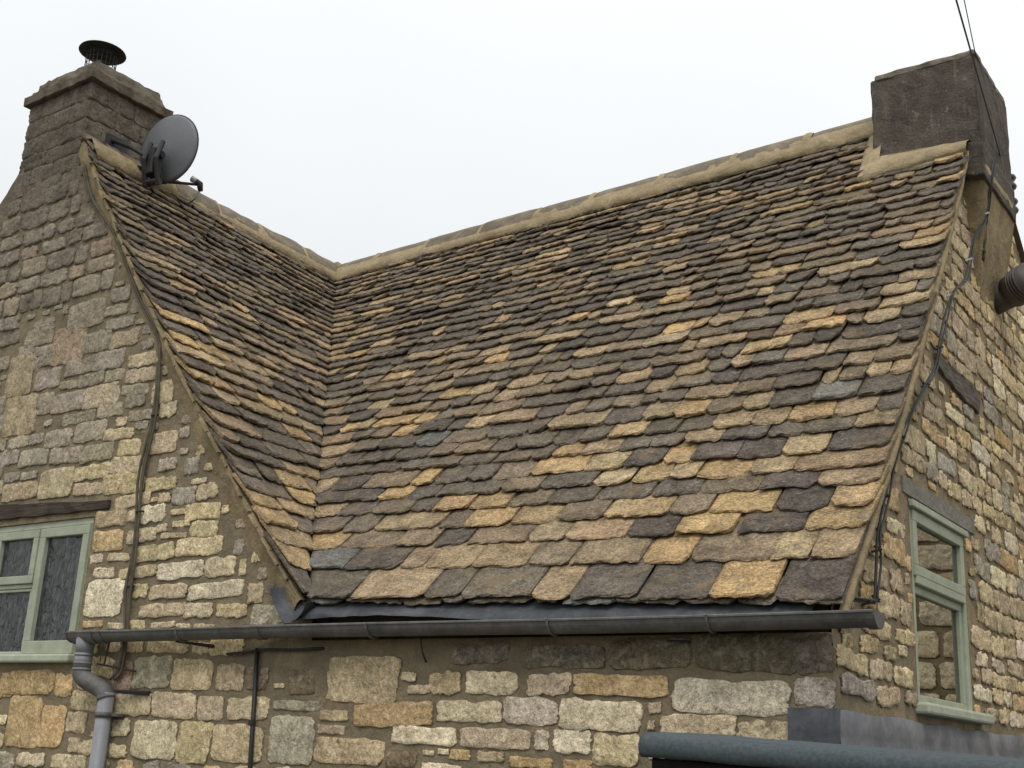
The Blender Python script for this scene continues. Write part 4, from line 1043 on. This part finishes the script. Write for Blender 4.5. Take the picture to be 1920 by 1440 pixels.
wire((.02, 3.42, 3.34), Vector((.02, 3.42, 3.34)) + (Vector((.36, .95, 3.24)) - Vector((.02, 3.42, 3.34))) * 7, .0055, 0., 'thick overhead wire crossing in front of the rendered chimney')
wire((.06, 2.62, 3.84), Vector((.06, 2.62, 3.84)) + (Vector((.20, 1.75, 3.86)) - Vector((.06, 2.62, 3.84))) * 16, .0035, 0., 'thin overhead wire ending at the top of the rendered chimney')
# drooping service loops by the bracket
lp = thing('service_cable', 'tangle of thin dark cable loops below the rendered chimney', 'cable', (-.03, 3.2, 3.2))
MB().tube(spline([(.02, 3.42, 3.34), (-.03, 3.50, 3.15), (-.04, 3.62, 3.02), (-.045, 3.74, 3.12), (-.045, 3.78, 3.30)], 7), .008, 6).build('strand', 'wire', lp, True)
MB().tube(spline([(-.02, 3.12, 3.20), (-.02, 3.30, 3.36), (-.01, 3.42, 3.34), (-.04, 3.35, 3.02), (-.045, 3.15, 2.80), (-.04, 3.02, 2.70), (-.038, 2.66, 2.61)], 7), .008, 6).build('strand', 'wire', lp, True)
MB().tube([(-.045, 3.12, 2.95), (-.04, 3.32, 2.83), (-.045, 3.50, 2.66)], [.012, .010, .008], 6).build('iron_stay', 'iron', lp)
# flue terminal
fp = thing('flue_pipe', 'brown ribbed flue pipe sticking out of the end gable', 'flue pipe', (GX, 3.22, 2.40))
MB().tube([(GX - .03, 3.22, 2.38), (.06, 3.16, 2.41)], .098, 24).build('pipe', 'flue', fp, True)
MB().tube([(.05, 3.168, 2.408), (.105, 3.13, 2.422), (.20, 3.065, 2.45)], .112, 24).build('elbow', 'flue', fp, True)
for k in range(4): MB().tube([(.10 + .018 * k, 3.133 - .0125 * k, 2.420 + .005 * k), (.108 + .018 * k, 3.128 - .0125 * k, 2.422 + .005 * k)], .121, 24).build('rib', 'flue', fp, True)

# ------------------------------------------------------------------ shed with the felt roof in the foreground
sh = thing('felt_roof_shed', 'dark shed with a rolled blue-grey felt roof edge in the foreground', 'shed', (1.8, -1.6, GROUND_Z))
SX0, SX1, SY0, SY1, SZ = .303, 3.4, -2.2, -1.05, -.597
prof = [(.30, .012), (.10, .006), (.035, .002), (.016, -.003), (.005, -.012), (.0, -.026), (.004, -.044), (.012, -.051), (.022, -.052), (.026, -.046)]
m = MB(); nx = 120
for i in range(nx + 1):
    x = SX0 + (SX1 - SX0) * i / nx
    for q, (dy, dz) in enumerate(prof):
        w = .0025 * noise.noise(Vector((x * 9, q * .6, 0))) + .0016 * noise.noise(Vector((x * 60, q * 1.3, 4)))
        m.v.append(Vector((x, SY0 + dy + w, SZ + dz + w - .038 * (x - SX0))))
np_ = len(prof)
for i in range(nx):
    for q in range(np_ - 1): m.f.append([i * np_ + q, i * np_ + q + 1, (i + 1) * np_ + q + 1, (i + 1) * np_ + q])
m.f.append([q for q in range(np_)])
m.build('felt_edge', 'felt', sh, True)
for nm_, a, b, mt in (('roof_deck', (SX0 + .004, SY0 + .027, SZ - .050), (SX1, SY1, SZ + .001), 'felt'), ('fascia', (SX0 + .020, SY0 + .028, SZ - .19), (SX1 - .02, SY0 + .045, SZ - .053), 'shed')):
    m = MB().box(a, b, .003); m.v = [v - Vector((0, 0, .038 * (v.x - SX0))) for v in m.v]; m.build(nm_, mt, sh)
k = 0; x = SX0 + .05
while x < SX1 - .16:
    box('board', (x, SY0 + .09, GROUND_Z), (x + .136, SY0 + .11, SZ - .07 - .038 * (x - SX0)), 'shed', sh, .004); x += .14
y = SY0 + .112
while y < SY1 - .1:
    box('board', (SX0 + .05, y, GROUND_Z), (SX0 + .07, min(y + .136, SY1 - .02), SZ - .055), 'shed', sh, .004); y += .14
box('back_board', (SX0 + .072, SY1 - .05, GROUND_Z), (SX1 - .04, SY1 - .03, SZ - .19), 'shed', sh)

# ------------------------------------------------------------------ neighbour's wall, mirrored in the gable window
nw = thing('neighbour_wall', 'cream stone wall mirrored in the gable window panes', 'wall', (2.6, 5.8, GROUND_Z))
box('core', (.25, 5.62, GROUND_Z), (5.0, 6.0, 3.2), 'ridge', nw, .01)
stone_jobs = []; rnd = random.Random(3)
NB = (Vector((0, 5.62, 0)), Vector((1, 0, 0)), Vector((0, 0, 1)), Vector((0, -1, 0)))
z = -1.4
while z < 3.0:
    hh = rnd.uniform(.17, .24); x = .3
    while x < 4.2:
        w = min(rnd.uniform(.25, .55), 4.9 - x); stone(NB, x + w / 2, z + hh / 2, w, hh, rnd.choice('wwcwm'), rnd, nw, .012, 9., 1., 1.25); x += w + .04
    z += hh + .035
for s_, par, V, Fc, T in stone_jobs: mk('wall_stone', V, Fc, 'stone', par, T, True)
